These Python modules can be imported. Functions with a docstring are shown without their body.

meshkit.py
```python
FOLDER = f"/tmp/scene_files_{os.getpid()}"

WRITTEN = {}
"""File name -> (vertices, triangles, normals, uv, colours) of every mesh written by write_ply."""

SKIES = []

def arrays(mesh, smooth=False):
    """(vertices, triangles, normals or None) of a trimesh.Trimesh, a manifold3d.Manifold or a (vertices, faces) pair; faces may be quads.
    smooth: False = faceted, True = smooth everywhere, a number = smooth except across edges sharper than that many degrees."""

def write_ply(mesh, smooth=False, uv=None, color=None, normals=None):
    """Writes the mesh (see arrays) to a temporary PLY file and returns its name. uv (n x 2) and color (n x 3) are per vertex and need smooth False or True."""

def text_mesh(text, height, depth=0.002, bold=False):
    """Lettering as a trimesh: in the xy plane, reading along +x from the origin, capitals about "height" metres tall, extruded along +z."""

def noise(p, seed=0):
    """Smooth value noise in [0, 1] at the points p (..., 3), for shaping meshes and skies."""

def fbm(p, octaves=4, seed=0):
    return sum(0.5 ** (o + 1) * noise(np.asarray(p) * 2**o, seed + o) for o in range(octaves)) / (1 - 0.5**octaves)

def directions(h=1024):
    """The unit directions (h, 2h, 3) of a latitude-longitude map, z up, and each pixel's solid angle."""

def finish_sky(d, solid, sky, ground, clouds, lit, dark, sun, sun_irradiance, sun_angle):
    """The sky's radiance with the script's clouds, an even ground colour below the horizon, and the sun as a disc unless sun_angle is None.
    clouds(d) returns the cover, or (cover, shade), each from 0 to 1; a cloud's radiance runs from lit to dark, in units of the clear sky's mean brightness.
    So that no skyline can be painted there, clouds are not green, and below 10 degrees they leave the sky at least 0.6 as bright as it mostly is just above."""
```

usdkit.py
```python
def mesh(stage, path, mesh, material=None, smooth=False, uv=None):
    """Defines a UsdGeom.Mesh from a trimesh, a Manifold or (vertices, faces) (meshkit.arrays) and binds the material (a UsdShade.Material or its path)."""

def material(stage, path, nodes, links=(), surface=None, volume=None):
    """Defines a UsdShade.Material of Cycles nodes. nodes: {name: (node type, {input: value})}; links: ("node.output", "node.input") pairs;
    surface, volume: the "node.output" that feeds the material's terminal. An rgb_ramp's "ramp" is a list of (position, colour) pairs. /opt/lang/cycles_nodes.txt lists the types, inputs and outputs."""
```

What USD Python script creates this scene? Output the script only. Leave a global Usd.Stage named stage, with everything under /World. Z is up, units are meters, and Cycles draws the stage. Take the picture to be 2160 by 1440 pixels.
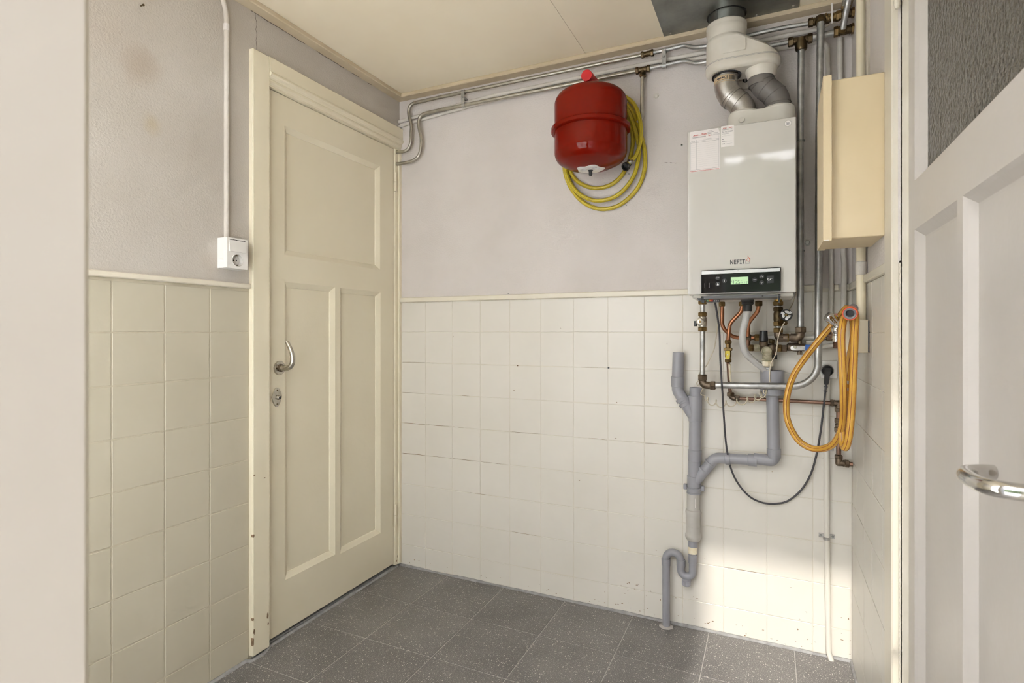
import math, random
import numpy as np, trimesh, shapely
from shapely.geometry import Polygon, Point, box as sbox
import meshkit, usdkit
from pxr import Usd, UsdGeom, UsdLux, Gf, Sdf, UsdShade

stage = Usd.Stage.CreateInMemory()
UsdGeom.SetStageUpAxis(stage, 'Z'); UsdGeom.SetStageMetersPerUnit(stage, 1.0)
UsdGeom.Xform.Define(stage, '/World')
rng = random.Random(7)

# ---------------------------------------------------------------- camera, sky, sun, exposure
YAW = -0.4345
cam = UsdGeom.Camera.Define(stage, '/World/camera')
cam.CreateHorizontalApertureAttr(36.0); cam.CreateVerticalApertureAttr(24.0)
cam.CreateFocalLengthAttr(19.553)
cam.CreateHorizontalApertureOffsetAttr(0.011); cam.CreateVerticalApertureOffsetAttr(-0.355)
cam.CreateFStopAttr(9.0); cam.CreateFocusDistanceAttr(2.0)
cam.CreateClippingRangeAttr((0.02, 200.0))
cam.CreateExposureAttr(0.88)
s_, c_ = math.sin(YAW), math.cos(YAW)
cam.AddTransformOp().Set(Gf.Matrix4d(c_, -s_, 0, 0,  0, 0, 1, 0,  -s_, -c_, 0, 0,  1.6794, -2.286, 1.1652, 1))

sky = UsdLux.DomeLight.Define(stage, '/World/sky')
sky.CreateIntensityAttr(2.5); sky.CreateColorAttr(Gf.Vec3f(0.97, 0.97, 1.01))
sun = UsdLux.DistantLight.Define(stage, '/World/sun')
sun.CreateIntensityAttr(0.46); sun.CreateNormalizeAttr(True); sun.CreateAngleAttr(1.6); sun.CreateColorAttr(Gf.Vec3f(1.0, 0.95, 0.86))
SUN = np.array([0.02, 1.0, -0.90]); SUN /= np.linalg.norm(SUN)
_z = -SUN; _x = np.cross([0, 0, 1.0], _z); _x /= np.linalg.norm(_x); _y = np.cross(_z, _x)
sun.AddTransformOp().Set(Gf.Matrix4d(*_x, 0, *_y, 0, *_z, 0, 0, 0, 0, 1))

# ---------------------------------------------------------------- stage helpers
used = {}
class Node:
    def __init__(self, path, org): self.path, self.org = path, np.array(org, float)
    @property
    def prim(self): return stage.GetPrimAtPath(self.path)

def numbered(parent, name):
    k = parent + '/' + name; n = used.get(k, 0); used[k] = n + 1
    return k if n == 0 else '%s_%03d' % (k, n)

def tag(node, label=None, cat=None, group=None, kind=None):
    p = node.prim
    for key, v in (('label', label), ('category', cat), ('group', group), ('kind', kind)):
        if v: p.SetCustomDataByKey(key, v)
    return node

def thing(name, label, cat, loc, group=None, kind=None):
    path = numbered('/World', name)
    x = UsdGeom.Xform.Define(stage, path); x.AddTranslateOp().Set(Gf.Vec3d(*map(float, loc)))
    return tag(Node(path, loc), label, cat, group, kind)

def struct(name): return thing(name, None, None, (0, 0, 0), kind='structure')

def part(parent, name, mesh, m, smooth=False, label=None, kind=None):
    path = numbered(parent.path, name)
    v, f, n = meshkit.arrays(mesh, smooth)
    mm = trimesh.Trimesh(v - parent.org, f, process=False)
    g = usdkit.mesh(stage, path, mm, m)
    if n is not None:
        from pxr import Vt
        g.CreateNormalsAttr(Vt.Vec3fArray.FromNumpy(n.astype(np.float32))); g.SetNormalsInterpolation('vertex')
    return tag(Node(path, parent.org), label, kind=kind)

def solo(name, mesh, m, label, cat, loc, smooth=False, group=None, kind=None):
    path = numbered('/World', name)
    v, f, n = meshkit.arrays(mesh, smooth)
    g = usdkit.mesh(stage, path, trimesh.Trimesh(v - np.array(loc), f, process=False), m)
    if n is not None:
        from pxr import Vt
        g.CreateNormalsAttr(Vt.Vec3fArray.FromNumpy(n.astype(np.float32))); g.SetNormalsInterpolation('vertex')
    g.AddTranslateOp().Set(Gf.Vec3d(*map(float, loc)))
    return tag(Node(path, loc), label, cat, group, kind)

def dup(node, loc, label):
    was = node.prim.GetCustomData()
    base = node.path.split('/')[-1]
    path = numbered('/World', base)
    x = UsdGeom.Xform.Define(stage, path); p = x.GetPrim()
    p.GetReferences().AddInternalReference(node.path)
    x.GetPrim().GetAttribute('xformOp:translate').Set(Gf.Vec3d(*map(float, loc)))
    p.SetInstanceable(True)
    for k in ('category', 'group'):
        if k in was: p.SetCustomDataByKey(k, was[k])
    p.SetCustomDataByKey('label', label)
    return Node(path, loc)

# ---------------------------------------------------------------- mesh helpers
cat_ = trimesh.util.concatenate
def unit(v): v = np.asarray(v, float); return v / np.linalg.norm(v)
def perp(a):
    a = unit(a); t = np.array([0, 0, 1.0]) if abs(a[2]) < .9 else np.array([1.0, 0, 0])
    u = unit(np.cross(t, a)); return u, np.cross(a, u)

def spline(pts, n=8):
    p = np.asarray(pts, float); p = np.vstack([2 * p[0] - p[1], p, 2 * p[-1] - p[-2]]); out = []
    for i in range(1, len(p) - 2):
        a, b, c, d = p[i - 1:i + 3]
        for t in np.linspace(0, 1, n, endpoint=False):
            out.append(.5 * (2 * b + (c - a) * t + (2 * a - 5 * b + 4 * c - d) * t * t + (3 * b - a - 3 * c + d) * t ** 3))
    return np.array(out + [p[-2]])

def fillet(pts, rad, n=7):
    p = [np.asarray(q, float) for q in pts]; out = [p[0]]
    for i in range(1, len(p) - 1):
        a, b = unit(p[i - 1] - p[i]), unit(p[i + 1] - p[i])
        ang = math.acos(np.clip(a @ b, -1, 1))
        if ang > 3.1: out.append(p[i]); continue
        d = min(rad / math.tan(ang / 2), .49 * np.linalg.norm(p[i - 1] - p[i]), .49 * np.linalg.norm(p[i + 1] - p[i]))
        r = d * math.tan(ang / 2); ctr = p[i] + unit(a + b) * r / math.sin(ang / 2)
        s, e = p[i] + a * d - ctr, p[i] + b * d - ctr; th = math.acos(np.clip(unit(s) @ unit(e), -1, 1))
        for t in np.linspace(0, 1, n): out.append(ctr + (math.sin((1 - t) * th) * s + math.sin(t * th) * e) / math.sin(th))
    out.append(p[-1]); return np.array(out)

def tube(pts, r, seg=14, cap=True):
    p = np.asarray(pts, float); n = len(p); r = np.broadcast_to(np.asarray(r, float), (n,))
    t = np.gradient(p, axis=0); t /= np.linalg.norm(t, axis=1, keepdims=True)
    u, _ = perp(t[0]); V = []
    for i in range(n):
        u = unit(u - t[i] * (u @ t[i])); w = np.cross(t[i], u)
        a = np.linspace(0, 2 * np.pi, seg, endpoint=False)[:, None]
        V.append(p[i] + r[i] * (np.cos(a) * u + np.sin(a) * w))
    V = np.vstack(V); F = []
    k = np.arange(seg); k2 = (k + 1) % seg
    for i in range(n - 1):
        a, b = i * seg, (i + 1) * seg
        F.append(np.stack([a + k, a + k2, b + k2], 1)); F.append(np.stack([a + k, b + k2, b + k], 1))
    if cap:
        V = np.vstack([V, p[0], p[-1]])
        F.append(np.stack([np.full(seg, n * seg), k2, k], 1))
        F.append(np.stack([np.full(seg, n * seg + 1), (n - 1) * seg + k, (n - 1) * seg + k2], 1))
    return trimesh.Trimesh(V, np.vstack(F), process=False)

def cyl(p, q, r, seg=20, r2=None):
    return tube([p, q], [r, r if r2 is None else r2], seg)

def pipe_open(p, q, r, wall, seg=24, depth=.02):
    """a tube end that is really hollow at q"""
    p, q = np.array(p, float), np.array(q, float); a = unit(q - p); L = np.linalg.norm(q - p)
    return lathe([(0, 0), (r, 0), (r, L), (r - wall, L), (r - wall, L - depth), (0, L - depth)], p, a, seg)

def lathe(prof, org, axis=(0, 0, 1), seg=32):
    a = unit(axis); u, w = perp(a); org = np.asarray(org, float); V = []; F = []
    ang = np.linspace(0, 2 * np.pi, seg, endpoint=False)[:, None]
    for r, h in prof: V.append(org + a * h + r * (np.cos(ang) * u + np.sin(ang) * w))
    V = np.vstack(V); k = np.arange(seg); k2 = (k + 1) % seg
    for i in range(len(prof) - 1):
        A, B = i * seg, (i + 1) * seg
        if prof[i][0] > 1e-9: F.append(np.stack([A + k, A + k2, B + k2], 1))
        if prof[i + 1][0] > 1e-9: F.append(np.stack([A + k, B + k2, B + k], 1))
    m = trimesh.Trimesh(V, np.vstack(F), process=False); m.merge_vertices(); m.remove_unreferenced_vertices(); return m

def hexnut(c, axis, L, r):
    a = unit(axis)
    return lathe([(0, 0), (r * .84, 0), (r, L * .14), (r, L * .86), (r * .84, L), (0, L)], np.asarray(c) - a * L / 2, a, 6)

def bx(lo, hi, b=0):
    lo, hi = np.minimum(lo, hi).astype(float), np.maximum(lo, hi).astype(float)
    if b <= 0:
        m = trimesh.creation.box(hi - lo); m.apply_translation((lo + hi) / 2); return m
    b = min(b, .49 * float((hi - lo).min())); P = []
    for i in range(8):
        c = np.where([(i >> k) & 1 for k in range(3)], hi, lo); s = np.where([(i >> k) & 1 for k in range(3)], -1, 1)
        for k in range(3):
            q = c + s * b; q[k] = c[k]; P.append(q)
    return trimesh.convex.convex_hull(np.array(P))

def rbox(lo, hi, r, seg=3):
    """box with round edges"""
    lo, hi = np.minimum(lo, hi).astype(float), np.maximum(lo, hi).astype(float); P = []
    s = trimesh.creation.uv_sphere(r, count=[2 * seg + 1, 4 * seg]).vertices
    for i in range(8):
        c = np.where([(i >> k) & 1 for k in range(3)], hi - r, lo + r); P.append(s + c)
    return trimesh.convex.convex_hull(np.vstack(P))

def hull(*ms): return trimesh.convex.convex_hull(np.vstack([m.vertices for m in ms]))

def ext(poly, plane, a, b):
    """extrudes a shapely polygon given in the plane 'xy', 'yz' or 'xz' along the third axis from a to b"""
    polys = getattr(poly, 'geoms', [poly]); out = []
    for g in polys:
        m = trimesh.creation.extrude_polygon(g, b - a, engine='earcut'); v = m.vertices.copy(); h = v[:, 2] + a
        if plane == 'yz': m.vertices = np.stack([h, v[:, 0], v[:, 1]], 1)
        elif plane == 'xz': m.vertices = np.stack([v[:, 0], h, v[:, 1]], 1); m.invert()
        else: m.vertices = np.stack([v[:, 0], v[:, 1], h], 1)
        out.append(m)
    return cat_(out)

def slab(fn, a0, a1, b0, b1, d, bev=.0011, back=-.004):
    """one tile or board piece: rect a x b, front at depth d (4 corner depths), bevelled rim. fn maps (a, b, depth) to the world"""
    d = np.broadcast_to(d, (4,)); o = [(a0, b0), (a1, b0), (a1, b1), (a0, b1)]
    i = [(a0 + bev, b0 + bev), (a1 - bev, b0 + bev), (a1 - bev, b1 - bev), (a0 + bev, b1 - bev)]
    V = [fn(x, y, back) for x, y in o] + [fn(x, y, d[k] - bev * .7) for k, (x, y) in enumerate(o)] + [fn(x, y, d[k]) for k, (x, y) in enumerate(i)]
    F = [(8, 9, 10), (8, 10, 11), (0, 2, 1), (0, 3, 2)]
    for k in range(4):
        j = (k + 1) % 4
        F += [(k, j, 4 + j), (k, 4 + j, 4 + k), (4 + k, 4 + j, 8 + j), (4 + k, 8 + j, 8 + k)]
    m = trimesh.Trimesh(np.array(V), np.array(F), process=False); m.fix_normals(); return m

def ring4(outer, inner, fn):
    """sloping frame between two rects given as (a0, b0, a1, b1, depth)"""
    def c(r): return [fn(r[0], r[1], r[4]), fn(r[2], r[1], r[4]), fn(r[2], r[3], r[4]), fn(r[0], r[3], r[4])]
    V = c(outer) + c(inner); F = []
    for k in range(4):
        j = (k + 1) % 4; F += [(k, j, 4 + j), (k, 4 + j, 4 + k)]
    return trimesh.Trimesh(np.array(V), np.array(F), process=False)

def text_y(txt, h, x, z, y, width=None, align='l', depth=.0004, bold=False, slope=0.0):
    """lettering on a plane that faces -y"""
    m = meshkit.text_mesh(txt, h, depth, bold); v = m.vertices; w = v[:, 0].max()
    k = 1 if width is None else width / w
    X = v[:, 0] * k - (w * k / 2 if align == 'c' else 0)
    m.vertices = np.stack([x + X, y - v[:, 2], z + v[:, 1] + slope * X], 1); return m

def rect_y(x0, z0, x1, z1, y, t=.0004): return bx((x0, y - t, z0), (x1, y + .0002, z1))

# ---------------------------------------------------------------- materials
def mat(name, nodes, links, surface='p.BSDF'): return usdkit.material(stage, '/World/Looks/' + name, nodes, links, surface=surface)

def paint(name, c, c2=None, scale=4.0, rough=.45, bump=None, spec=.5, detail=4, coat=0, mid=(.35, .68)):
    c2 = c2 or tuple(x * .93 for x in c)
    nodes = {'g': ('geometry', {}), 'n': ('noise_texture', {'scale': scale, 'detail': float(detail), 'roughness': .55}),
             'r': ('rgb_ramp', {'ramp': [(mid[0], c), (mid[1], c2)]}),
             'p': ('principled_bsdf', {'roughness': rough, 'specular_ior_level': spec, 'coat_weight': coat, 'coat_roughness': .05})}
    links = [('g.position', 'n.vector'), ('n.fac', 'r.fac'), ('r.color', 'p.base_color')]
    if bump:
        nodes['bn'] = ('noise_texture', {'scale': bump[0], 'detail': 3.0, 'roughness': .6}); nodes['b'] = ('bump', {'distance': bump[1], 'strength': 1.0})
        links += [('g.position', 'bn.vector'), ('bn.fac', 'b.height'), ('b.normal', 'p.normal')]
    return mat(name, nodes, links)

def metal(name, c, c2=None, rough=.35, scale=20.0, metallic=1.0, bump=None, r2=None, mid=(.35, .7)):
    c2 = c2 or tuple(x * .75 for x in c); r2 = r2 or rough * 1.4
    nodes = {'g': ('geometry', {}), 'n': ('noise_texture', {'scale': scale, 'detail': 5.0, 'roughness': .65}),
             'r': ('rgb_ramp', {'ramp': [(mid[0], c), (mid[1], c2)]}), 'q': ('map_range', {'from_min': .3, 'from_max': .7, 'to_min': rough, 'to_max': r2, 'clamp': True}),
             'p': ('principled_bsdf', {'metallic': metallic})}
    links = [('g.position', 'n.vector'), ('n.fac', 'r.fac'), ('r.color', 'p.base_color'), ('n.fac', 'q.value'), ('q.result', 'p.roughness')]
    if bump:
        nodes['bn'] = ('noise_texture', {'scale': bump[0], 'detail': 3.0}); nodes['b'] = ('bump', {'distance': bump[1], 'strength': 1.0})
        links += [('g.position', 'bn.vector'), ('bn.fac', 'b.height'), ('b.normal', 'p.normal')]
    return mat(name, nodes, links)

def plain(name, c, rough=.5, metallic=0.0, spec=.5, coat=0.0):
    return mat(name, {'p': ('principled_bsdf', {'base_color': c, 'roughness': rough, 'metallic': metallic, 'specular_ior_level': spec, 'coat_weight': coat, 'coat_roughness': .04})}, [])

M = {}
M['plaster'] = paint('plaster', (.665, .62, .595), (.60, .555, .525), 2.2, .8, (150, .0012), .25)
M['plaster_warm'] = paint('plaster_warm', (.66, .62, .575), (.545, .485, .42), 1.9, .8, (150, .0013), .25, mid=(.38, .72))
def stained(name, c, c2, spots):
    nodes = {'g': ('geometry', {}), 'n': ('noise_texture', {'scale': 1.9, 'detail': 4.0}), 'r': ('rgb_ramp', {'ramp': [(.38, c), (.72, c2)]}), 'w': ('noise_texture', {'scale': 9.0, 'detail': 3.0}),
             'bn': ('noise_texture', {'scale': 150.0, 'detail': 3.0, 'roughness': .6}), 'b': ('bump', {'distance': .0013}), 'p': ('principled_bsdf', {'roughness': .8, 'specular_ior_level': .25})}
    links = [('g.position', 'n.vector'), ('g.position', 'w.vector'), ('g.position', 'bn.vector'), ('n.fac', 'r.fac'), ('bn.fac', 'b.height'), ('b.normal', 'p.normal')]; last = 'r.color'
    for i, (pos, r, k, col) in enumerate(spots):
        nodes['d%d' % i] = ('vector_math', {'math_type': 'distance', 'vector2': pos}); nodes['a%d' % i] = ('math', {'math_type': 'multiply_add', 'value2': r * 1.6, 'value3': -r * .8})
        nodes['s%d' % i] = ('math', {'math_type': 'add'}); nodes['m%d' % i] = ('map_range', {'range_type': 'smoothstep', 'from_min': 0.0, 'from_max': r, 'to_min': k, 'to_max': 0.0, 'clamp': True}); nodes['x%d' % i] = ('mix', {'mix_type': 'mix', 'color2': col})
        links += [('g.position', 'd%d.vector1' % i), ('w.fac', 'a%d.value1' % i), ('d%d.value' % i, 's%d.value1' % i), ('a%d.value' % i, 's%d.value2' % i), ('s%d.value' % i, 'm%d.value' % i), ('m%d.result' % i, 'x%d.fac' % i), (last, 'x%d.color1' % i)]; last = 'x%d.color' % i
    return mat(name, nodes, links + [(last, 'p.base_color')])
M['plaster_left_shaded'] = stained('plaster_left_shaded', (.555, .515, .47), (.475, .43, .375), [((0, -1.2565, 1.9466), .075, .55, (.40, .33, .26)), ((0, -1.2259, 1.7863), .04, .6, (.46, .38, .25)), ((0, -1.3656, 2.0046), .16, .35, (.45, .38, .32)), ((0, -1.0339, 1.3909), .05, .25, (.46, .38, .30))])  # base darkened for the shade on the left wall; the spots are stains
M['plaster_pipe'] = paint('plaster_pipe', (.70, .665, .62), (.60, .56, .50), 14, .65, (160, .0010), .35)
M['reveal'] = paint('reveal_plaster', (.66, .69, .73), (.62, .65, .69), 5, .75, (60, .0015), .25)
M['tile'] = paint('tile_paint', (.71, .675, .615), (.68, .645, .58), 3.5, .33, (45, .0003), .5)
M['tile_left_shaded'] = paint('tile_paint_left_shaded', (.55, .505, .40), (.52, .475, .37), 3.5, .35, (45, .0003), .5)  # same paint as the back wall tiles, darkened to stand in for shade
M['bed'] = paint('tile_bed', (.69, .645, .56), (.62, .57, .47), 12, .5)
M['bed_left_shaded'] = paint('tile_bed_left_shaded', (.58, .525, .415), (.50, .445, .335), 12, .5)  # bed of the left tiles, darkened along with their shade tone
M['rail'] = paint('rail_paint', (.73, .68, .575), (.70, .645, .53), 6, .35, (60, .0003))
M['door'] = paint('door_paint', (.81, .745, .585), (.78, .71, .545), 2.6, .38, (70, .00035))
M['door_right_shaded'] = paint('door_right_shade_tone', (.53, .495, .465), (.505, .47, .435), 4, .36, (55, .0005))  # white paint, greyed to put the shade on this door into its colour
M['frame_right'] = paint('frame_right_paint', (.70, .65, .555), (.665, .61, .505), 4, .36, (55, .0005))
M['ceiling'] = paint('ceiling_paint', (.92, .84, .68), (.85, .745, .57), 1.6, .7, (140, .0003), .3, mid=(.32, .74))
M['crown'] = paint('crown_paint', (.62, .52, .37), (.54, .445, .30), 7, .55)
M['sealant'] = paint('grey_sealant', (.36, .355, .355), (.25, .245, .245), 40, .7, (90, .002))
M['grout'] = paint('floor_grout', (.50, .47, .45), (.40, .375, .36), 30, .8)
M['bead'] = paint('bead_paint', (.60, .555, .475), (.55, .50, .42), 6, .4)
M['void'] = plain('void_dark', (.02, .018, .015), .9)
M['hall'] = paint('hall_wall', (.55, .50, .42), (.45, .41, .34), 2, .8)
M['outside'] = paint('outside_paving', (.62, .60, .57), (.52, .50, .48), 3, .9)
M['added_wall'] = paint('added_wall_dark', (.17, .17, .175), (.125, .125, .13), 9, .9)  # kept dark so the added outside wall dims the doorway reveal
M['hedge'] = paint('hedge_green', (.06, .085, .04), (.03, .045, .02), 14, .9, (20, .02))
M['front'] = paint('front_wall', (.72, .68, .62), (.66, .61, .54), 3, .8)
M['crack'] = plain('crack_dark', (.12, .10, .08), .9)
M['chip'] = paint('bare_wood', (.30, .20, .12), (.20, .13, .075), 60, .8)

# dark speckled floor tiles, three tones
def floor_tile(name, k):
    nodes = {'g': ('geometry', {}), 'n': ('noise_texture', {'scale': 5.0, 'detail': 4.0}), 'r': ('rgb_ramp', {'ramp': [(.3, (.134 * k, .127 * k, .124 * k)), (.7, (.185 * k, .175 * k, .17 * k))]}),
             'v': ('voronoi_texture', {'scale': 135.0}), 'd': ('rgb_ramp', {'ramp': [(.0, (1, 1, 1)), (.15, (1, 1, 1)), (.29, (0, 0, 0))]}),
             's': ('separate_color', {}), 'k': ('rgb_ramp', {'ramp': [(.42, (0, 0, 0)), (.52, (.55, .55, .55)), (.9, (1, 1, 1))]}), 'm': ('mix', {'mix_type': 'multiply', 'fac': 1.0}),
             'w': ('noise_texture', {'scale': 420.0, 'detail': 1.0}), 'w2': ('rgb_ramp', {'ramp': [(.57, (0, 0, 0)), (.70, (.5, .5, .5))]}), 'ad': ('mix', {'mix_type': 'lighten', 'fac': 1.0}),
             'x': ('mix', {'mix_type': 'mix', 'color2': (.74, .69, .64)}), 'p': ('principled_bsdf', {'roughness': .42, 'specular_ior_level': .45}),
             'bn': ('noise_texture', {'scale': 160.0, 'detail': 2.0}), 'b': ('bump', {'distance': .0006, 'strength': 1.0})}
    links = [('g.position', 'n.vector'), ('g.position', 'v.vector'), ('g.position', 'w.vector'), ('g.position', 'bn.vector'), ('n.fac', 'r.fac'), ('v.distance', 'd.fac'), ('v.color', 's.color'), ('s.r', 'k.fac'),
             ('d.color', 'm.color1'), ('k.color', 'm.color2'), ('w.fac', 'w2.fac'), ('m.result', 'ad.color1'), ('w2.color', 'ad.color2')]
    links = [(a.replace('m.result', 'm.color'), b) for a, b in links] + [('ad.color', 'x.fac'), ('r.color', 'x.color1'), ('x.color', 'p.base_color'), ('bn.fac', 'b.height'), ('b.normal', 'p.normal')]
    return mat(name, nodes, links)
M['floor'] = [floor_tile('floor_tile_%s' % n, k) for n, k in (('a', 1.0), ('b', 1.07), ('c', .94))]

# obscured glass: hammered relief
M['glass'] = mat('hammered_glass', {'g': ('geometry', {}), 'v': ('noise_texture', {'scale': 105.0, 'detail': 2.0, 'roughness': .5}), 'b': ('bump', {'distance': .018, 'strength': 1.0}),
                 'p': ('principled_bsdf', {'base_color': (.92, .86, .75), 'transmission_weight': 1.0, 'roughness': .12, 'ior': 1.5})},
                 [('g.position', 'v.vector'), ('v.fac', 'b.height'), ('b.normal', 'p.normal')])
M['frosted'] = mat('frosted_pane', {'t': ('translucent_bsdf', {'color': (.92, .93, .93)}), 'd': ('transparent_bsdf', {'color': (.95, .96, .96)}), 'm': ('mix_closure', {'fac': .12})},
                   [('t.BSDF', 'm.closure1'), ('d.BSDF', 'm.closure2')], 'm.closure')

M['red'] = paint('red_lacquer', (.20, .0050, .0010), (.16, .0042, .0008), 5, .4, None, .0, coat=.5)
M['red_cap'] = plain('red_plastic', (.62, .008, .012), .45)
M['hose_yellow'] = paint('yellow_hose', (.62, .50, .03), (.50, .38, .02), 40, .35)
M['stripe_dark'] = plain('hose_groove', (.22, .17, .02), .5)
M['hose_orange'] = paint('amber_hose', (.66, .37, .055), (.55, .29, .04), 30, .28, None, .5, coat=.3)
M['stripe_red'] = plain('hose_stripe', (.24, .05, .01), .4)
M['white_enamel'] = paint('white_enamel', (.61, .59, .555), (.595, .575, .535), 2, .05, None, .4)
M['white_plastic'] = paint('white_plastic', (.76, .735, .68), (.72, .69, .62), 8, .35)
M['cream_plastic'] = paint('cream_plastic', (.77, .70, .55), (.73, .65, .48), 8, .4)
M['cabinet'] = paint('cabinet_wood', (.71, .585, .385), (.65, .525, .32), 3.2, .42, (60, .0004))
M['flap'] = plain('flap_grey', (.10, .10, .105), .3)
M['black'] = plain('black_plastic', (.018, .018, .02), .35)
M['black_gloss'] = plain('black_gloss', (.012, .012, .014), .06)
M['rubber'] = plain('black_rubber', (.03, .03, .032), .55)
M['cable'] = plain('dark_cable', (.055, .052, .06), .45)
M['cable_cream'] = plain('cream_wire', (.62, .55, .42), .5)
M['cable_grey'] = plain('grey_wire', (.25, .23, .20), .5)
M['galv'] = metal('galvanised_pipe', (.56, .56, .55), (.36, .36, .355), .40, 25)
M['galv_warm'] = metal('galvanised_pipe_aged', (.52, .50, .44), (.36, .34, .29), .36, 25)
M['sheet'] = metal('galvanised_sheet', (.36, .37, .35), (.27, .28, .265), .34, 9, r2=.5)
M['clamp'] = metal('clamp_steel', (.36, .37, .36), (.25, .26, .25), .4, 30)
M['alu'] = metal('cast_aluminium', (.56, .54, .51), (.42, .40, .375), .36, 22, bump=(220, .0003))
M['brass'] = metal('aged_brass', (.33, .225, .10), (.17, .115, .055), .30, 55, r2=.5)
M['brass_dark'] = metal('tarnished_brass', (.17, .125, .07), (.085, .062, .035), .36, 55, r2=.6)
M['brass_bright'] = metal('yellow_brass', (.62, .38, .10), (.42, .24, .06), .25, 60)
M['brass_brown'] = metal('brown_brass', (.24, .185, .135), (.13, .10, .075), .38, 45, r2=.6)
M['copper'] = metal('copper_pipe', (.50, .225, .12), (.34, .15, .085), .28, 24, r2=.45)
M['copper_dull'] = metal('dull_copper', (.33, .20, .15), (.22, .14, .105), .36, 24, r2=.5)
M['chrome'] = metal('chrome', (.72, .71, .70), (.60, .59, .57), .09, 10, r2=.16)
M['nickel'] = metal('satin_nickel', (.60, .57, .51), (.50, .47, .41), .22, 20, r2=.32)
M['pvc_grey'] = paint('pvc_grey', (.315, .315, .345), (.285, .285, .31), 10, .32)
M['pvc_light'] = paint('pvc_light', (.52, .50, .47), (.46, .44, .41), 10, .38)
M['pp_grey'] = paint('flue_grey', (.185, .17, .16), (.165, .15, .14), 10, .42)
M['flue_white'] = paint('flue_white', (.74, .70, .625), (.65, .60, .51), 9, .4)
M['condens'] = paint('condensate_hose', (.56, .55, .54), (.50, .49, .475), 20, .5, (200, .0006))
M['teflon'] = paint('joint_white', (.80, .74, .60), (.72, .62, .42), 60, .5)
M['limescale'] = paint('limed_brass', (.42, .37, .27), (.26, .25, .15), 60, .5)
M['yellow'] = plain('yellow_plastic', (.72, .58, .05), .4)
M['blue'] = plain('blue_plastic', (.03, .12, .42), .4)
M['orange'] = plain('coupling_orange', (.72, .105, .03), .4)
M['coupling_grey'] = plain('coupling_grey', (.20, .20, .22), .4)
M['coupling_dark'] = plain('coupling_dark', (.03, .03, .035), .5)
M['sticker'] = plain('sticker_white', (.80, .77, .75), .5)
M['sticker_form'] = plain('sticker_form', (.76, .72, .71), .5)
M['sticker_tan'] = plain('sticker_tan', (.60, .46, .29), .5)
M['ink'] = plain('ink_black', (.05, .05, .055), .6)
M['ink_grey'] = plain('ink_grey', (.33, .32, .33), .6)
M['ink_faint'] = plain('ink_faint', (.55, .53, .53), .6)
M['ink_red'] = plain('ink_red', (.50, .05, .035), .6)
M['ink_salmon'] = plain('ink_salmon', (.62, .22, .16), .6)
M['ink_white'] = plain('ink_white', (.80, .80, .80), .5)
M['silver'] = plain('silver_strip', (.68, .68, .68), .3, .3)
M['lcd'] = mat('lcd_green', {'p': ('principled_bsdf', {'base_color': (.40, .56, .34), 'roughness': .3, 'emission_color': (.42, .72, .36), 'emission_strength': .22})}, [])
M['lcd_ink'] = plain('lcd_ink', (.06, .10, .09), .5)
M['button'] = plain('button_black', (.022, .022, .024), .3)
for k_, c_2 in (('t_green', (.25, .50, .22)), ('t_orange', (.75, .22, .03)), ('t_red', (.55, .05, .03))): M[k_] = plain(k_, c_2, .5)
M['socket_white'] = paint('socket_white', (.80, .78, .75), (.78, .755, .72), 6, .35)
M['plate'] = paint('socket_plate', (.86, .85, .83), (.84, .83, .81), 6, .3)
M['steel'] = metal('zinc_steel', (.55, .54, .52), (.38, .37, .36), .35, 60)

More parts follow.
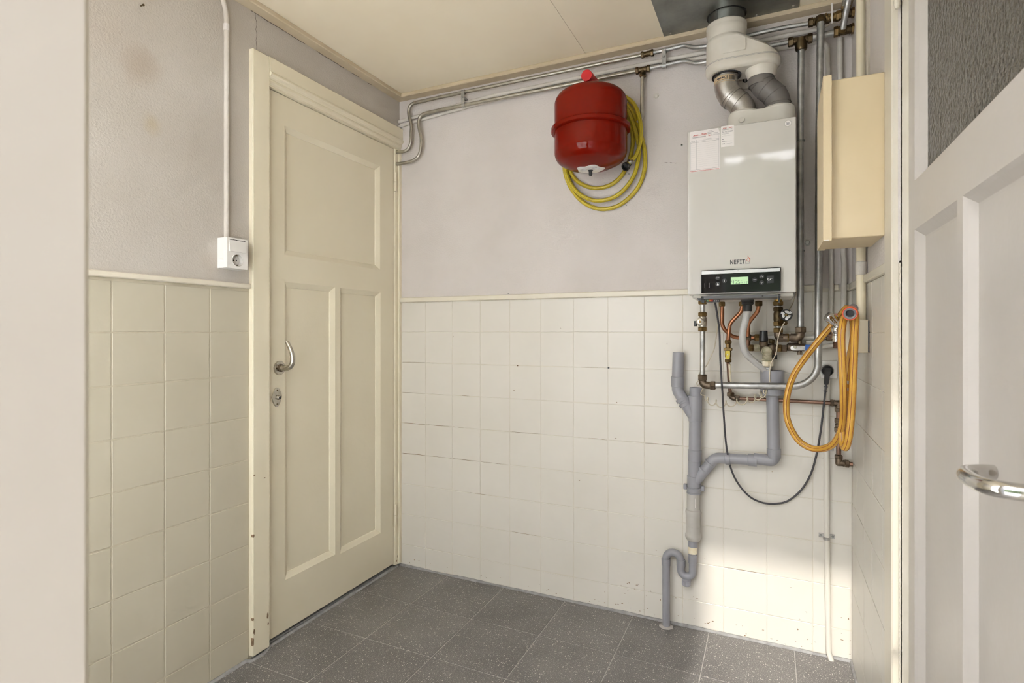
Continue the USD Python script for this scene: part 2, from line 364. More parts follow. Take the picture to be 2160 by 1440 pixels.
# ---------------------------------------------------------------- the room
W, H = 1.943, 2.328
FRONT = -2.14
fn_back = lambda a, b, d: (a, -d, b)
fn_left = lambda a, b, d: (d, a, b)
fn_right = lambda a, b, d: (W - d, a, b)
fn_floor = lambda a, b, d: (a, b, d)
ROWS = [0.006] + [1.1622 - .1508 * k for k in range(7, -1, -1)] + [1.309]
def tiles(wall, fn, cols, m, gap=.0010):
    for i in range(len(cols) - 1):
        for j in range(len(ROWS) - 1):
            a, b = rng.uniform(-.0004, .0004), rng.uniform(-.0005, .0005); o = rng.uniform(-.0002, .0003)
            dz = rng.uniform(-.0007, .0007)
            part(wall, 'tile', slab(fn, cols[i] + gap, cols[i + 1] - gap, ROWS[j] + gap + dz, ROWS[j + 1] - gap + dz, np.array([a + b, -a + b, -a - b, a - b]) + o), m)

floor = struct('floor')
part(floor, 'grout_bed', bx((-.12, FRONT - .15, -.05), (W + .1, .02, -.0012)), M['grout'])
xs = [.0] + [.2857 + .295 * i for i in range(6)] + [W]
ys = [0.0] + [-.307 - .295 * j for j in range(7)] + [FRONT - .14]
for i in range(len(xs) - 1):
    for j in range(len(ys) - 1):
        t = rng.uniform(-.0003, .0003)
        part(floor, 'tile', slab(fn_floor, xs[i] + .0014, xs[i + 1] - .0014, ys[j + 1] + .0014, ys[j] - .0014, np.array([t, -t, t * .5, -t]), .0012, -.006), M['floor'][rng.randrange(3)])

wall_back = struct('wall_back')
part(wall_back, 'brickwork', bx((-.2, .004, -.05), (W + .2, .15, H + .05)), M['bed'])
part(wall_back, 'plaster', bx((-.001, -.001, 1.32), (W + .001, .006, H + .01)), M['plaster'])
part(wall_back, 'tile_bed', bx((0, .0009, 0), (W, .006, 1.325)), M['bed'])
tiles(wall_back, fn_back, [.002] + [.1546 + .1515 * i for i in range(12)] + [W], M['tile'])

chips = []
for u0, u1, z0, z1, n in ((.02, 1.9, .01, .05, 46), (1.0, 1.46, .02, .13, 26), (1.75, 1.94, .02, .16, 16), (.3, 1.9, .11, 1.28, 16)):
    for _ in range(n):
        x, z, r = rng.uniform(u0, u1), rng.uniform(z0, z1), rng.uniform(.0008, .0026); e = rng.uniform(.6, 2.2)
        chips.append(ext(Polygon([(x + r * e * math.cos(a) * rng.uniform(.6, 1.2), z + r / e * math.sin(a) * rng.uniform(.6, 1.2)) for a in np.linspace(0, 2 * np.pi, 7, endpoint=False)]), 'xz', -.00075, .0005))
part(wall_back, 'paint_chip', cat_(chips), M['chip'], kind='stuff')
joints = []
for x0, x1, k, w in ((.02, .15, 1, .5), (.16, .24, 1, .45), (.02, .15, 2, .45), (.03, .15, 3, .7), (.17, .29, 3, .6), (.31, .37, 3, .4), (.02, .15, 4, .9), (.17, .30, 4, .4), (.46, .60, 4, .4), (.36, .40, 2, .5), (.62, .75, 3, .45), (.98, 1.06, 3, .5), (1.22, 1.35, 3, .5), (.93, 1.02, 1, .4), (.40, .52, 5, .4), (.62, .74, 6, .45), (1.52, 1.66, 6, .5), (.31, .44, 4, .5)):
    z = 1.1622 - .1508 * k; p = [(x0 + (x1 - x0) * t, -.0004, z + .0009 + .0012 * (meshkit.noise(np.array([x0 * 31 + t * 4, k, 0])) - .5)) for t in np.linspace(0, 1, 8)]; joints.append(tube(p, [.0012 * w * (.3 + .9 * math.sin(math.pi * (.12 + .8 * t))) for t in np.linspace(0, 1, 8)], 5))
part(wall_back, 'crack', tube([(x_, -.0012, z_) for x_, z_ in zip(np.linspace(1.295, 1.345, 9), (1.842, 1.8435, 1.841, 1.839, 1.8405, 1.838, 1.837, 1.835, 1.836))], .0005, 5), M['crack'])
part(wall_back, 'open_joint', cat_(joints), M['chip'], kind='stuff')

DY0, DY1, DZ1 = -.885, .0, 2.17           # left door with its frame
wall_left = struct('wall_left')
part(wall_left, 'brickwork', ext(Polygon([(FRONT, -.02), (DY0 + .02, -.02), (DY0 + .02, DZ1 - .02), (.02, DZ1 - .02), (.02, H + .05), (FRONT, H + .05)]), 'yz', -.12, -.004), M['bed_left_shaded'])
part(wall_left, 'plaster', ext(Polygon([(FRONT, 1.32), (DY0 + .004, 1.32), (DY0 + .004, DZ1 - .004), (.001, DZ1 - .004), (.001, H + .01), (FRONT, H + .01)]), 'yz', -.006, .001), M['plaster_left_shaded'])
part(wall_left, 'tile_bed', bx((-.006, FRONT, 0), (-.0012, DY0 + .01, 1.325)), M['bed_left_shaded'])
tiles(wall_left, fn_left, [-2.138, -1.9466, -1.7951, -1.6436, -1.4921, -1.3406, -1.1891, -1.0376, -.887], M['tile_left_shaded'], .0017)
part(wall_left, 'crack', tube([(.0012, y, z) for y, z in ((-.862, 2.318), (-.858, 2.29), (-.853, 2.272), (-.858, 2.252), (-.853, 2.236), (-.857, 2.214), (-.8545, 2.19), (-.8555, 2.172))], .0007, 5), M['crack'])
cr = [(.0014, -1.1 + 1.09 * t, 2.3085 + .003 * (meshkit.noise(np.array([t * 60, 0, 0])) - .5)) for t in np.linspace(0, 1, 90)]
part(wall_left, 'crack', cat_([tube(cr[a:b], .0011, 5) for a, b in ((18, 40), (44, 58), (61, 66), (70, 73))]), M['crack'])
RD0, RD1 = -.78, -1.62                     # right door opening between the jambs
wall_right = struct('wall_right')
part(wall_right, 'brickwork', ext(Polygon([(FRONT - .12, -.05), (RD1, -.05), (RD1, 2.13), (RD0, 2.13), (RD0, -.05), (.02, -.05), (.02, H + .05), (FRONT - .12, H + .05)]), 'yz', W + .004, W + .12), M['bed'])
part(wall_right, 'plaster', bx((W - .001, RD0, 1.32), (W + .006, .001, H + .01)), M['plaster'])
part(wall_right, 'tile_bed', bx((W + .0012, RD0, 0), (W + .006, 0, 1.325)), M['bed'])
tiles(wall_right, fn_right, [-.724, -.5735, -.422, -.2705, -.119, -.002], M['tile'])

# front wall with the doorway the photograph is taken from and an added, unseen frosted window for daylight from the left
wall_front = struct('wall_front')
DOOR_X0, LINTEL = 1.40, 2.30
shape = sbox(-.12, 0, W + .12, H + .05) - sbox(DOOR_X0, -.1, W - .012, LINTEL) - sbox(.10, .22, 1.24, 2.22)
part(wall_front, 'brickwork', ext(shape, 'xz', FRONT - .06, FRONT), M['front'])
part(wall_front, 'reveal', bx((DOOR_X0 - .02, FRONT - .35, 0), (DOOR_X0 - .003, FRONT - .0025, LINTEL + .3)), M['reveal'])
part(wall_front, 'corner_bead', ext(Polygon([(1.3955, -2.1412), (1.394, -2.1375), (1.3895, -2.1335), (1.3835, -2.1300), (1.3795, -2.1275), (1.36, -2.1275), (1.36, -2.1412)]), 'xy', 0, LINTEL + .3), M['bead'], 50)
added_window_1 = struct('added_window_1')
part(added_window_1, 'frame', ext(sbox(.10, .22, 1.24, 2.22) - sbox(.145, .265, .65, 2.175) - sbox(.69, .265, 1.195, 2.175), 'xz', FRONT - .09, FRONT - .03), M['frame_right'])
for x0, x1 in ((.14, .655), (.685, 1.20)): part(added_window_1, 'pane', bx((x0, FRONT - .063, .26), (x1, FRONT - .057, 2.18)), M['frosted'])

ceiling = struct('ceiling')
part(ceiling, 'roof_deck', bx((-.12, FRONT - .12, H + .012), (W + .12, .12, H + .1)), M['front'])
for x0, x1 in ((-.02, .9795), (.9805, W + .02)):
    part(ceiling, 'panel', bx((x0, FRONT, H), (x1, .004, H + .012), .0006), M['ceiling'])

def lath(name, lo, hi, m, b=.003):
    t = struct(name); part(t, 'lath', bx(lo, hi, b), m); return t
lath('trim_1', (0, -.048, 2.3105), (W, .002, H + .001), M['crown'])
lath('trim_2', (-.002, FRONT, 2.3095), (.046, -.002, H + .001), M['crown'])
lath('trim_3', (.001, -.013, 1.309), (1.846, .004, 1.332), M['rail'])
lath('trim_4', (1.887, -.013, 1.309), (1.902, .004, 1.332), M['rail'])
lath('trim_5', (1.921, -.013, 1.309), (W, .004, 1.332), M['rail'])
lath('trim_6', (-.004, FRONT, 1.3165), (.013, DY0 - .001, 1.3335), M['rail'])
lath('trim_7', (W - .013, -.70, 1.309), (W + .004, -.345, 1.332), M['rail'])
lath('trim_8', (W - .013, -.315, 1.309), (W + .004, -.0, 1.332), M['rail'])
# sealant along the foot of the walls
def fil(name, pts):
    t = struct(name); q = []
    for a, b in zip(pts[:-1], pts[1:]):
        n = max(2, int(np.linalg.norm(np.subtract(b, a)) / .03)); q += [np.array(a) + (np.array(b) - np.array(a)) * k / n for k in range(n)]
    q.append(np.array(pts[-1])); r = [.0075 + .004 * (meshkit.noise(np.array([k * .7, 3, 0])) - .4) for k in range(len(q))]
    part(t, 'sealant', tube(q, r, 10), M['sealant'], True)
fil('baseboard_back', [(.0, -.002, .0), (W, -.002, .0)])
fil('baseboard_left', [(.0, -.02, .0), (.002, -.80, .0), (.02, -.84, 0), (.02, -.89, .0), (.002, -.90, 0), (.0, FRONT, .0)])
fil('baseboard_right', [(W, .0, .0), (W, -.70, .0)])

# ---------------------------------------------------------------- door in the left wall
door_1 = struct('door_1')
LX = -.004
holes = [(-.722, 1.458, -.148, 1.952), (-.721, .213, -.449, 1.355), (-.419, .205, -.144, 1.353)]
leafp = sbox(-.8075, .021, -.042, 2.064)
for a in holes: leafp = leafp - sbox(*a)
leaf = part(door_1, 'leaf', ext(leafp, 'yz', LX - .03, LX), M['door'])
for a0, b0, a1, b1 in holes:
    mo = ring4((a0, b0, a1, b1, LX), (a0 + .020, b0 + .020, a1 - .020, b1 - .020, LX - .012), fn_left)
    mo2 = ring4((a0 + .020, b0 + .020, a1 - .020, b1 - .020, LX - .012), (a0 + .0215, b0 + .0215, a1 - .0215, b1 - .0215, LX - .0155), fn_left)
    part(leaf, 'moulding', cat_([mo, mo2]), M['door'])
    part(leaf, 'panel', bx((LX - .026, a0 + .012, b0 + .012), (LX - .015, a1 - .012, b1 - .012)), M['door'])
part(door_1, 'backing', bx((-.115, -.885, -.02), (-.045, .02, 2.2)), M['void'])
# architrave: post, head with a stepped moulding, narrow hinge post
part(door_1, 'architrave', bx((-.02, -.885, .012), (.0195, -.812, 2.17), .0022), M['door'])
head = Polygon([(-.02, 2.172), (.0185, 2.172), (.0215, 2.169), (.0215, 2.118), (.026, 2.114), (.028, 2.108), (.025, 2.102), (.019, 2.098), (.016, 2.092), (.0175, 2.089), (.0175, 2.083), (.012, 2.079), (.009, 2.074), (.010, 2.0665), (-.02, 2.0665)])
part(door_1, 'architrave_head', ext(head, 'xz', -.8118, .0005), M['door'])
part(door_1, 'hinge_post', cat_([bx((-.02, -.0385, .012), (.004, .002, 2.0665)), bx((.003, -.0205, .012), (.013, .002, 2.0665), .003)]), M['door'])
for z0, z1 in ((1.855, 1.945), (.215, .305)):
    hg = part(door_1, 'hinge', cyl((.006, -.041, z0), (.006, -.041, (z0 + z1) / 2 - .001), .0062, 14), M['door'], 40)
    part(hg, 'pin_knuckle', cat_([cyl((.006, -.041, (z0 + z1) / 2 + .001), (.006, -.041, z1), .0062, 14), lathe([(0, .008), (.003, .007), (.0045, .004), (.0062, 0)], (.006, -.041, z1), (0, 0, 1), 14)]), M['door'], 40)
# cement strip and dark gap under the leaf
part(door_1, 'threshold', bx((-.055, -.812, -.004), (-.012, -.04, .006), .002), M['sealant'])
# lever handle turned upright
hd = part(door_1, 'handle', lathe([(0, 0), (.0265, 0), (.0265, .004), (.0245, .007), (.014, .0075), (0, .0075)], (LX, -.7485, 1.027), (1, 0, 0), 32), M['nickel'], 40)
part(hd, 'lever', tube(spline([(LX + .006, -.7485, 1.0275), (.022, -.7485, 1.0275), (.040, -.7485, 1.029), (.054, -.7480, 1.035), (.063, -.7480, 1.048), (.0655, -.7485, 1.066), (.061, -.7490, 1.086), (.052, -.7495, 1.105), (.038, -.7500, 1.126)], 6), [.0105] * 8 + list(np.linspace(.0105, .0078, 41)), 18), M['nickel'], 50)
part(hd, 'collar', lathe([(0, 0), (.0145, 0), (.0145, .006), (.0115, .008), (0, .008)], (LX + .0075, -.7485, 1.0272), (1, 0, 0), 24), M['brass_brown'], 40)
part(hd, 'screw', cat_([cyl((LX + .006, -.7485 - .018, 1.027), (LX + .0085, -.7485 - .018, 1.027), .003, 10)]), M['brass_dark'])
kp = Polygon([(-.0025 + .0235 * math.cos(t) * (1 - .35 * abs(math.sin(t))), .036 * math.sin(t)) for t in np.linspace(0, 2 * np.pi, 40, endpoint=False)])
ke = part(door_1, 'lock_plate', ext(shapely.affinity.translate(kp, -.7590, .9185), 'yz', LX, LX + .0045), M['nickel'])
part(ke, 'lock_knob', cat_([lathe([(0, 0), (.0085, 0), (.0085, .009), (.007, .011), (0, .011)], (LX + .004, -.7575, .9165), (1, 0, 0), 20)]), M['nickel'], 40)
part(ke, 'lock_core', cyl((LX + .014, -.7575, .9165), (LX + .0158, -.7575, .9165), .0055, 16), M['black'])
for z in (.9165 + .0265, .9165 - .0245): part(ke, 'screw', cyl((LX + .004, -.7610, z), (LX + .0052, -.7610, z), .0032, 10), M['brass_dark'])
for y, z, h, w in ((-.8805, .10, .022, .004), (-.884, .145, .012, .003), (-.822, .13, .03, .0045), (-.8195, .10, .012, .003), (-.883, .44, .012, .006), (-.835, .635, .004, .004), (-.879, .655, .005, .005), (-.8845, .065, .03, .004), (-.03, .03, .012, .004), (-.02, .05, .014, .003), (-.80, .026, .006, .008)):
    k = [(y + w * math.cos(t) * rng.uniform(.6, 1.1), z + h / 2 * math.sin(t) * rng.uniform(.7, 1.1)) for t in np.linspace(0, 2 * np.pi, 9, endpoint=False)]
    part(door_1, 'chipped_patch', ext(Polygon(k), 'yz', .012 if y < -.81 else -.006, .0199 if y < -.81 else (.0045 if y > -.1 else LX + .0004)), M['chip'], label='bare wood chip in the cream paint')

# ---------------------------------------------------------------- door in the right wall
door_2 = struct('door_2')
XL = 1.962
y0, y1 = -.742, -1.560
holes2 = [(-1.135, .30, -.836, 1.384), (-1.465, .30, -1.165, 1.384)]
gl = (-1.465, 1.488, -.836, 1.93)
lp = sbox(y1, .012, y0, 2.035)
for a in holes2 + [gl]: lp = lp - sbox(*a)
leaf2 = part(door_2, 'leaf', ext(lp, 'yz', XL, XL + .038), M['door_right_shaded'])
for a0, b0, a1, b1 in holes2:
    mo = cat_([ring4((a0, b0, a1, b1, -(XL - W)), (a0 + .006, b0 + .006, a1 - .006, b1 - .006, -(XL - W) - .005), fn_right),
               ring4((a0 + .006, b0 + .006, a1 - .006, b1 - .006, -(XL - W) - .005), (a0 + .017, b0 + .017, a1 - .017, b1 - .017, -(XL - W) - .016), fn_right),
               ring4((a0 + .017, b0 + .017, a1 - .017, b1 - .017, -(XL - W) - .016), (a0 + .022, b0 + .022, a1 - .022, b1 - .022, -(XL - W) - .0165), fn_right)])
    part(leaf2, 'moulding', mo, M['door_right_shaded'])
    part(leaf2, 'panel', bx((XL + .0165, a0 + .01, b0 + .01), (XL + .028, a1 - .01, b1 - .01)), M['door_right_shaded'])
gb = cat_([ring4((gl[0], gl[1], gl[2], gl[3], -(XL - W)), (gl[0] + .006, gl[1] + .002, gl[2] - .006, gl[3] - .006, -(XL - W) - .006), fn_right),
           ring4((gl[0] + .006, gl[1] + .002, gl[2] - .006, gl[3] - .006, -(XL - W) - .006), (gl[0] + .018, gl[1] + .006, gl[2] - .018, gl[3] - .018, -(XL - W) - .020), fn_right)])
part(leaf2, 'glazing_bead', gb, M['door_right_shaded'])
part(leaf2, 'glass_pane', bx((XL + .0195, gl[0] + .004, gl[1] + .002), (XL + .0245, gl[2] - .004, gl[3] - .004)), M['glass'], label='hammered obscured glass pane')
fr = ext(Polygon([(1.929, -.715), (1.9295, -.775), (1.933, -.7795), (1.943, -.7795), (1.944, -.776), (1.947, -.776), (1.948, -.7795), (1.955, -.7795), (1.955, -.735), (2.02, -.735), (2.02, -.70), (1.929, -.70)]), 'xy', .0, 2.13)
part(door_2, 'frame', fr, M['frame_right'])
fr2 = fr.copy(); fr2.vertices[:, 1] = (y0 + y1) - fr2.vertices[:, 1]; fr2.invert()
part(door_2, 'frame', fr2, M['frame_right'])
part(door_2, 'frame_head', bx((1.929, -1.60, 2.042), (2.02, -.70, 2.12), .003), M['frame_right'])
for z0 in (1.900, .18): part(door_2, 'hinge', cat_([cyl((1.939, -.788, z0), (1.939, -.788, z0 + .042), .0065, 14), cyl((1.939, -.788, z0 + .044), (1.939, -.788, z0 + .09), .0065, 14), lathe([(0, -.012), (.004, -.010), (.0065, 0)], (1.939, -.788, z0), (0, 0, 1), 14)]), M['frame_right'], 40)
lv = part(door_2, 'handle', lathe([(0, 0), (.026, 0), (.026, .005), (.023, .008), (0, .008)], (XL, -1.512, .992), (-1, 0, 0), 32), M['chrome'], 40)
part(lv, 'lever', tube(spline([(XL - .006, -1.512, .992), (1.925, -1.512, .992), (1.906, -1.505, .992), (1.898, -1.488, .991), (1.896, -1.462, .9895), (1.8985, -1.430, .988), (1.9065, -1.405, .987), (1.922, -1.390, .986), (1.938, -1.386, .986)], 7), .0095, 20), M['chrome'], 50)
# the dim passage behind the door
hall = struct('wall_passage')
part(hall, 'shell', cat_([bx((3.0, -2.1, 0), (3.06, 0, 2.3)), bx((W + .12, -2.16, 0), (3.06, -2.1, 2.3)), bx((W + .12, -.06, 0), (3.06, 0, 2.3)), bx((W + .12, -2.1, -.06), (3.06, 0, 0)), bx((W + .12, -2.1, 2.3), (3.06, 0, 2.36))]), M['hall'])
# outside: paving and a clipped hedge far across the yard
yard = struct('floor_outside'); part(yard, 'paving', bx((-5, -12, -.2), (8, FRONT - .12, -.03)), M['outside'])
yw = struct('added_wall_outside'); part(yw, 'brickwork', bx((W + .06, -6.0, -.2), (W + .3, FRONT - .06, 3.0)), M['added_wall'])  # added, unseen wall that blocks sky light from the doorway reveal
hedge = struct('wall_garden')
hm = trimesh.creation.box((13, .9, 3.5)); hm = hm.subdivide_to_size(.25); hm.merge_vertices()
hm.vertices += (np.stack([meshkit.noise(hm.vertices * 5, k) for k in (1, 2, 3)], 1) - .5) * .22 + np.array([1.5, -6.6, 1.65])
part(hedge, 'hedge', hm, M['hedge'])

# ---------------------------------------------------------------- pipe fittings
def nutpart(parent, c, axis, L, r, m): return part(parent, 'nut', hexnut(c, axis, L, r), m)
def fitting(t, name, c, arms, r, m, mnut=None, nr=None, label=None):
    """compression fitting: arms = [(direction, length)], r = pipe radius; body with its nuts as sub-parts"""
    c = np.array(c, float); q = []
    for d, L in arms: q.append(cyl(c, c + unit(d) * L * .62, r * 1.32, 16))
    q.append(trimesh.creation.icosphere(2, r * 1.42)); q[-1].apply_translation(c)
    b = part(t, name, cat_(q), m, 40, label)
    for d, L in arms:
        d = unit(d); nutpart(b, c + d * (L * .78), d, L * .44, nr or r * 1.75, mnut or m)
        part(b, 'ring', lathe([(r, 0), (r * 1.45, 0), (r * 1.45, L * .1), (r, L * .1)], c + d * L * .42, d, 16), m)
    return b

# upper and lower heating pipes under the ceiling
RP = .0078
A = list(spline([(0.0015, -0.03, 2.0519), (0.0373, -0.03, 2.048), (0.0723, -0.03, 2.0567), (0.0899, -0.03, 2.088), (0.0907, -0.03, 2.1273), (0.0926, -0.03, 2.1647), (0.084, -0.03, 2.2001), (0.0767, -0.03, 2.2349), (0.084, -0.03, 2.2626), (0.1074, -0.03, 2.2755), (0.1645, -0.03, 2.2775), (0.2694, -0.03, 2.2784)], 5)) + [(.36, -.03, 2.279), (1.232, -.03, 2.2795)]
A[0] = (-.004, -.03, 2.052)
t = thing('heating_pipe', 'uppermost galvanised heating pipe under the ceiling, bent down into the left door frame', 'pipe', (.6, -.03, 2.279))
part(t, 'pipe', tube(A, RP), M['galv_warm'], 60)
A2 = spline([(1.232, -.03, 2.279), (1.312, -.03, 2.280), (1.35, -.031, 2.2805), (1.378, -.034, 2.279), (1.408, -.044, 2.262), (1.44, -.053, 2.252), (1.48, -.058, 2.248), (1.56, -.063, 2.250)] + [(1.7045, -0.065, 2.2548), (1.8041, -0.065, 2.2509)] + [(1.8754, -0.065, 2.2549), (1.9431, -0.065, 2.2575)], 4)
part(t, 'pipe', tube(A2, RP), M['galv'], 60)
fitting(t, 'coupling', (1.233, -.03, 2.2795), [((-1, 0, 0), .025), ((1, 0, 0), .025)], RP, M['brass_dark'])
TA = np.array((1.8393, -0.065, 2.2527))
fitting(t, 'tee_fitting', TA, [((-1, 0, .0), .037), ((1, 0, .0), .03)], .0095, M['brass_dark'], nr=.0155)
part(t, 'tee_fitting', lathe([(0, 0), (.0175, .004), (.018, .012), (.018, .026), (.015, .03), (0, .03)], TA + np.array([0, -.006, .004]), (0, -.62, -.78), 24), M['brass_dark'], 40)
fitting(t, 'coupling', (1.874, -0.065, 2.2553), [((-1, 0, 0), .022), ((1, 0, 0), .022)], .0105, M['brass'], nr=.0175)
fitting(t, 'tee_fitting', (1.9166, -0.065, 2.2566), [((-1, 0, 0), .024), ((1, 0, 0), .028), ((0, -.25, 1), .026)], .0095, M['brass_dark'], M['brass'], nr=.0165)

B = list(spline([(0.0015, -0.03, 1.9921), (0.0486, -0.03, 1.9926), (0.0957, -0.03, 1.9956), (0.1303, -0.03, 2.011), (0.1459, -0.03, 2.0417), (0.15, -0.03, 2.0985), (0.1415, -0.03, 2.1335), (0.135, -0.03, 2.1678), (0.1415, -0.03, 2.2), (0.1645, -0.03, 2.2133), (0.2262, -0.03, 2.2172)], 5)) + [(.36, -.03, 2.218), (1.222, -.03, 2.2195)]
B[0] = (-.004, -.03, 1.992)
t = thing('heating_pipe', 'lower of the paired galvanised pipes near the ceiling, passing behind the red vessel', 'pipe', (.6, -.03, 2.218))
part(t, 'pipe', tube(B, RP), M['galv_warm'], 60)
B2 = spline([(1.222, -.03, 2.2195), (1.312, -.03, 2.221), (1.355, -.031, 2.222), (1.385, -.034, 2.216), (1.42, -.042, 2.198), (1.46, -.048, 2.193), (1.54, -.05, 2.196)] + [(1.6766, -0.055, 2.2028), (1.743, -0.055, 2.2038), (1.7808, -0.055, 2.2031)], 4)
part(t, 'pipe', tube(B2, RP), M['galv'], 60)
part(t, 'pipe', tube([(1.7883, -0.055, 2.2032), (1.919, -0.055, 2.2054), (1.9443, -0.055, 2.2054)], .0112), M['galv'], 60)
fitting(t, 'tee_fitting', (1.2152, -0.03, 2.2194), [((-1, 0, 0), .029), ((1, 0, 0), .029), ((0, 0, -1), .03)], RP, M['brass_dark'])
TB = np.array((1.7808, -0.055, 2.2023))
fitting(t, 'tee_fitting', TB, [((-1, 0, 0), .042), ((1, 0, 0), .036)], .0095, M['brass_dark'], nr=.0165)
part(t, 'tee_fitting', lathe([(0, .006), (.0165, .006), (.0175, -.004), (.0195, -.012), (.0195, -.032), (.016, -.037), (0, -.037)], TB, (0, 0, 1), 24), M['brass_dark'], 40)
fitting(t, 'tee_fitting', (1.9148, -0.055, 2.2072), [((-1, 0, 0), .034), ((1, 0, 0), .032)], .0112, M['brass_dark'], M['brass'], nr=.0175)
# branch that drops from the lower pipe and turns in behind the hose
t = thing('branch_pipe', 'short galvanised branch pipe dropping from the brass tee right of the red vessel', 'pipe', (1.2114, -0.03, 2.1379))
part(t, 'pipe', tube(fillet([(1.2133, -0.03, 2.1987), (1.2124, -0.03, 2.0288), (1.1938, -0.028, 2.0104)], .02), .0078), M['galv_warm'], 60)
# riser V1
t = thing('heating_pipe', 'galvanised riser directly beside the right edge of the boiler', 'pipe', (1.7776, -0.06, 1.6688))
v1b = np.array((1.7779, -0.07, 1.1748))
part(t, 'pipe', tube([TB + np.array([0, 0, -.03]), (1.7775, -0.062, 1.8367), v1b], .0112, 20), M['galv'], 60)
for zz in (1.838, 1.448): part(t, 'pipe_ring', lathe([(.011, 0), (.0132, .001), (.0132, .005), (.011, .006)], (TB[0] + (1.777 - TB[0]) * .5, -.063, zz), (0, 0, 1), 20), M['clamp'])
el = np.array((1.7771, -0.07, 1.1429)); union = np.array((1.735, -0.07, 1.1427)); el2 = np.array((1.706, -0.07, 1.1425))
b = part(t, 'elbow_fitting', cat_([tube(fillet([el + [0, 0, .026], el, el + [-.03, 0, 0]], .016), .0148, 18)]), M['brass_brown'], 50)
nutpart(b, v1b + [0, 0, -.004], (0, 0, 1), .022, .0195, M['brass_brown'])
b = part(t, 'union', cyl(el + [-.028, 0, 0], el2 + [.016, 0, 0], .0125, 16), M['brass_brown'], 50)
for x, r in ((el[0] - .042, .0165), (el[0] - .052, .0145)): nutpart(b, (x, el[1], el[2]), (1, 0, 0), .013, r, M['brass'])
nutpart(b, (el[0] - .062, el[1], el[2]), (1, 0, 0), .018, .0175, M['brass_brown'])
# riser V2 with its sweep to the left
q = np.array((1.835, -0.095, 1.9002)); t = thing('heating_pipe', 'long galvanised pipe half behind the cream cabinet, sweeping left across the grey funnel', 'pipe', q)
part(t, 'pipe', tube(fillet([TA + np.array([0, -.022, -.018]), (1.8376, -0.088, 2.0501), (1.8343, -0.095, 1.8184), (q[0] - .004, -.095, .974), (1.4628, -0.095, 0.9645)], .085, 14), .0118, 20), M['galv'], 60)
# two stubs rising to the ceiling
t = thing('riser_stub', 'galvanised stub rising into the ceiling behind the other stub in the right corner', 'pipe', (1.9132, -0.07, 2.2711))
part(t, 'pipe', tube([(1.9148, -0.068, 2.2685), (1.9193, -0.066, 2.3271)], .0112, 18), M['galv'], 60)
t = thing('riser_stub', 'front galvanised stub slanting from a brass tee to the ceiling in the right corner', 'pipe', (1.9139, -0.09, 2.212))
b = part(t, 'pipe', tube([(1.9068, -0.078, 2.2002), (1.917, -0.125, 2.273), (1.9208, -0.14, 2.2986)], .0098, 18), M['galv'], 60)
part(t, 'solder_collar', cyl((1.9064, -0.068, 2.2003), (1.9072, -0.081, 2.2051), .0118, 18), M['brass'])

# saddle clips on the pipe pair
def clip(cx, label):
    t = thing('pipe_clip', label, 'pipe clip', (cx, -.03, 2.25), group='double saddle clips on the pipe pair')
    part(t, 'strap', cat_([lathe([(RP + .0001, -.008), (RP + .003, -.008), (RP + .003, .008), (RP + .0001, .008)], (cx, -.03, z), (1, 0, 0), 20) for z in (2.279, 2.2185)] + [bx((cx - .008, -.0415, 2.222), (cx + .008, -.0385, 2.276)), bx((cx - .005, -.0385, 2.246), (cx + .005, .0, 2.256))]), M['galv'])
    part(t, 'screw', lathe([(0, .004), (.003, .0035), (.0045, .001), (.0045, 0)], (cx, -.0415, 2.250), (0, -1, 0), 14), M['steel'], 40)
    return t
c1 = clip(.386, 'steel saddle clip holding both pipes near the door corner')
dup(c1, (1.300, -.03, 2.25), 'steel saddle clip holding both pipes beside the brass tee')

# old overpainted pipes on the plaster
t = thing('painted_pipe', 'upper thin overpainted pipe on the wall behind the heating pipes', 'pipe', (.7, -.01, 2.245))
part(t, 'pipe', tube([(.001, -.008, 2.2085), (.2, -.010, 2.224), (.5, -.010, 2.243), (1.0, -.010, 2.2495), (1.85, -.010, 2.25)], .0085), M['plaster_pipe'], 60)
t = thing('painted_pipe', 'lower thin overpainted pipe on the wall behind the heating pipes', 'pipe', (.7, -.01, 2.22))
part(t, 'pipe', tube([(.001, -.008, 2.185), (.2, -.009, 2.203), (.5, -.009, 2.224), (1.0, -.009, 2.231), (1.55, -.009, 2.231)], .0075), M['plaster_pipe'], 60)
t = thing('painted_pipe', 'white overpainted pipe bending down the corner beside the long galvanised riser', 'pipe', (1.871, -.014, 1.9))
part(t, 'pipe', tube(fillet([(1.68, -.014, 2.205), (1.866, -.014, 2.203), (1.8715, -.014, 1.9), (1.878, -.014, 1.33), (1.8735, -.018, 1.17)], .035), .0078), M['plaster_pipe'], 60)
t = thing('painted_pipe', 'rough white overpainted pipe nearest the right corner of the back wall', 'pipe', (1.909, -.016, 1.9))
part(t, 'pipe', tube(spline([(1.903, -.016, 2.2), (1.905, -.016, 2.0), (1.908, -.018, 1.8), (1.911, -.02, 1.5), (1.916, -.02, 1.40), (1.915, -.02, 1.28), (1.908, -.022, 1.17)], 6), .0088), M['plaster_pipe'], 60)

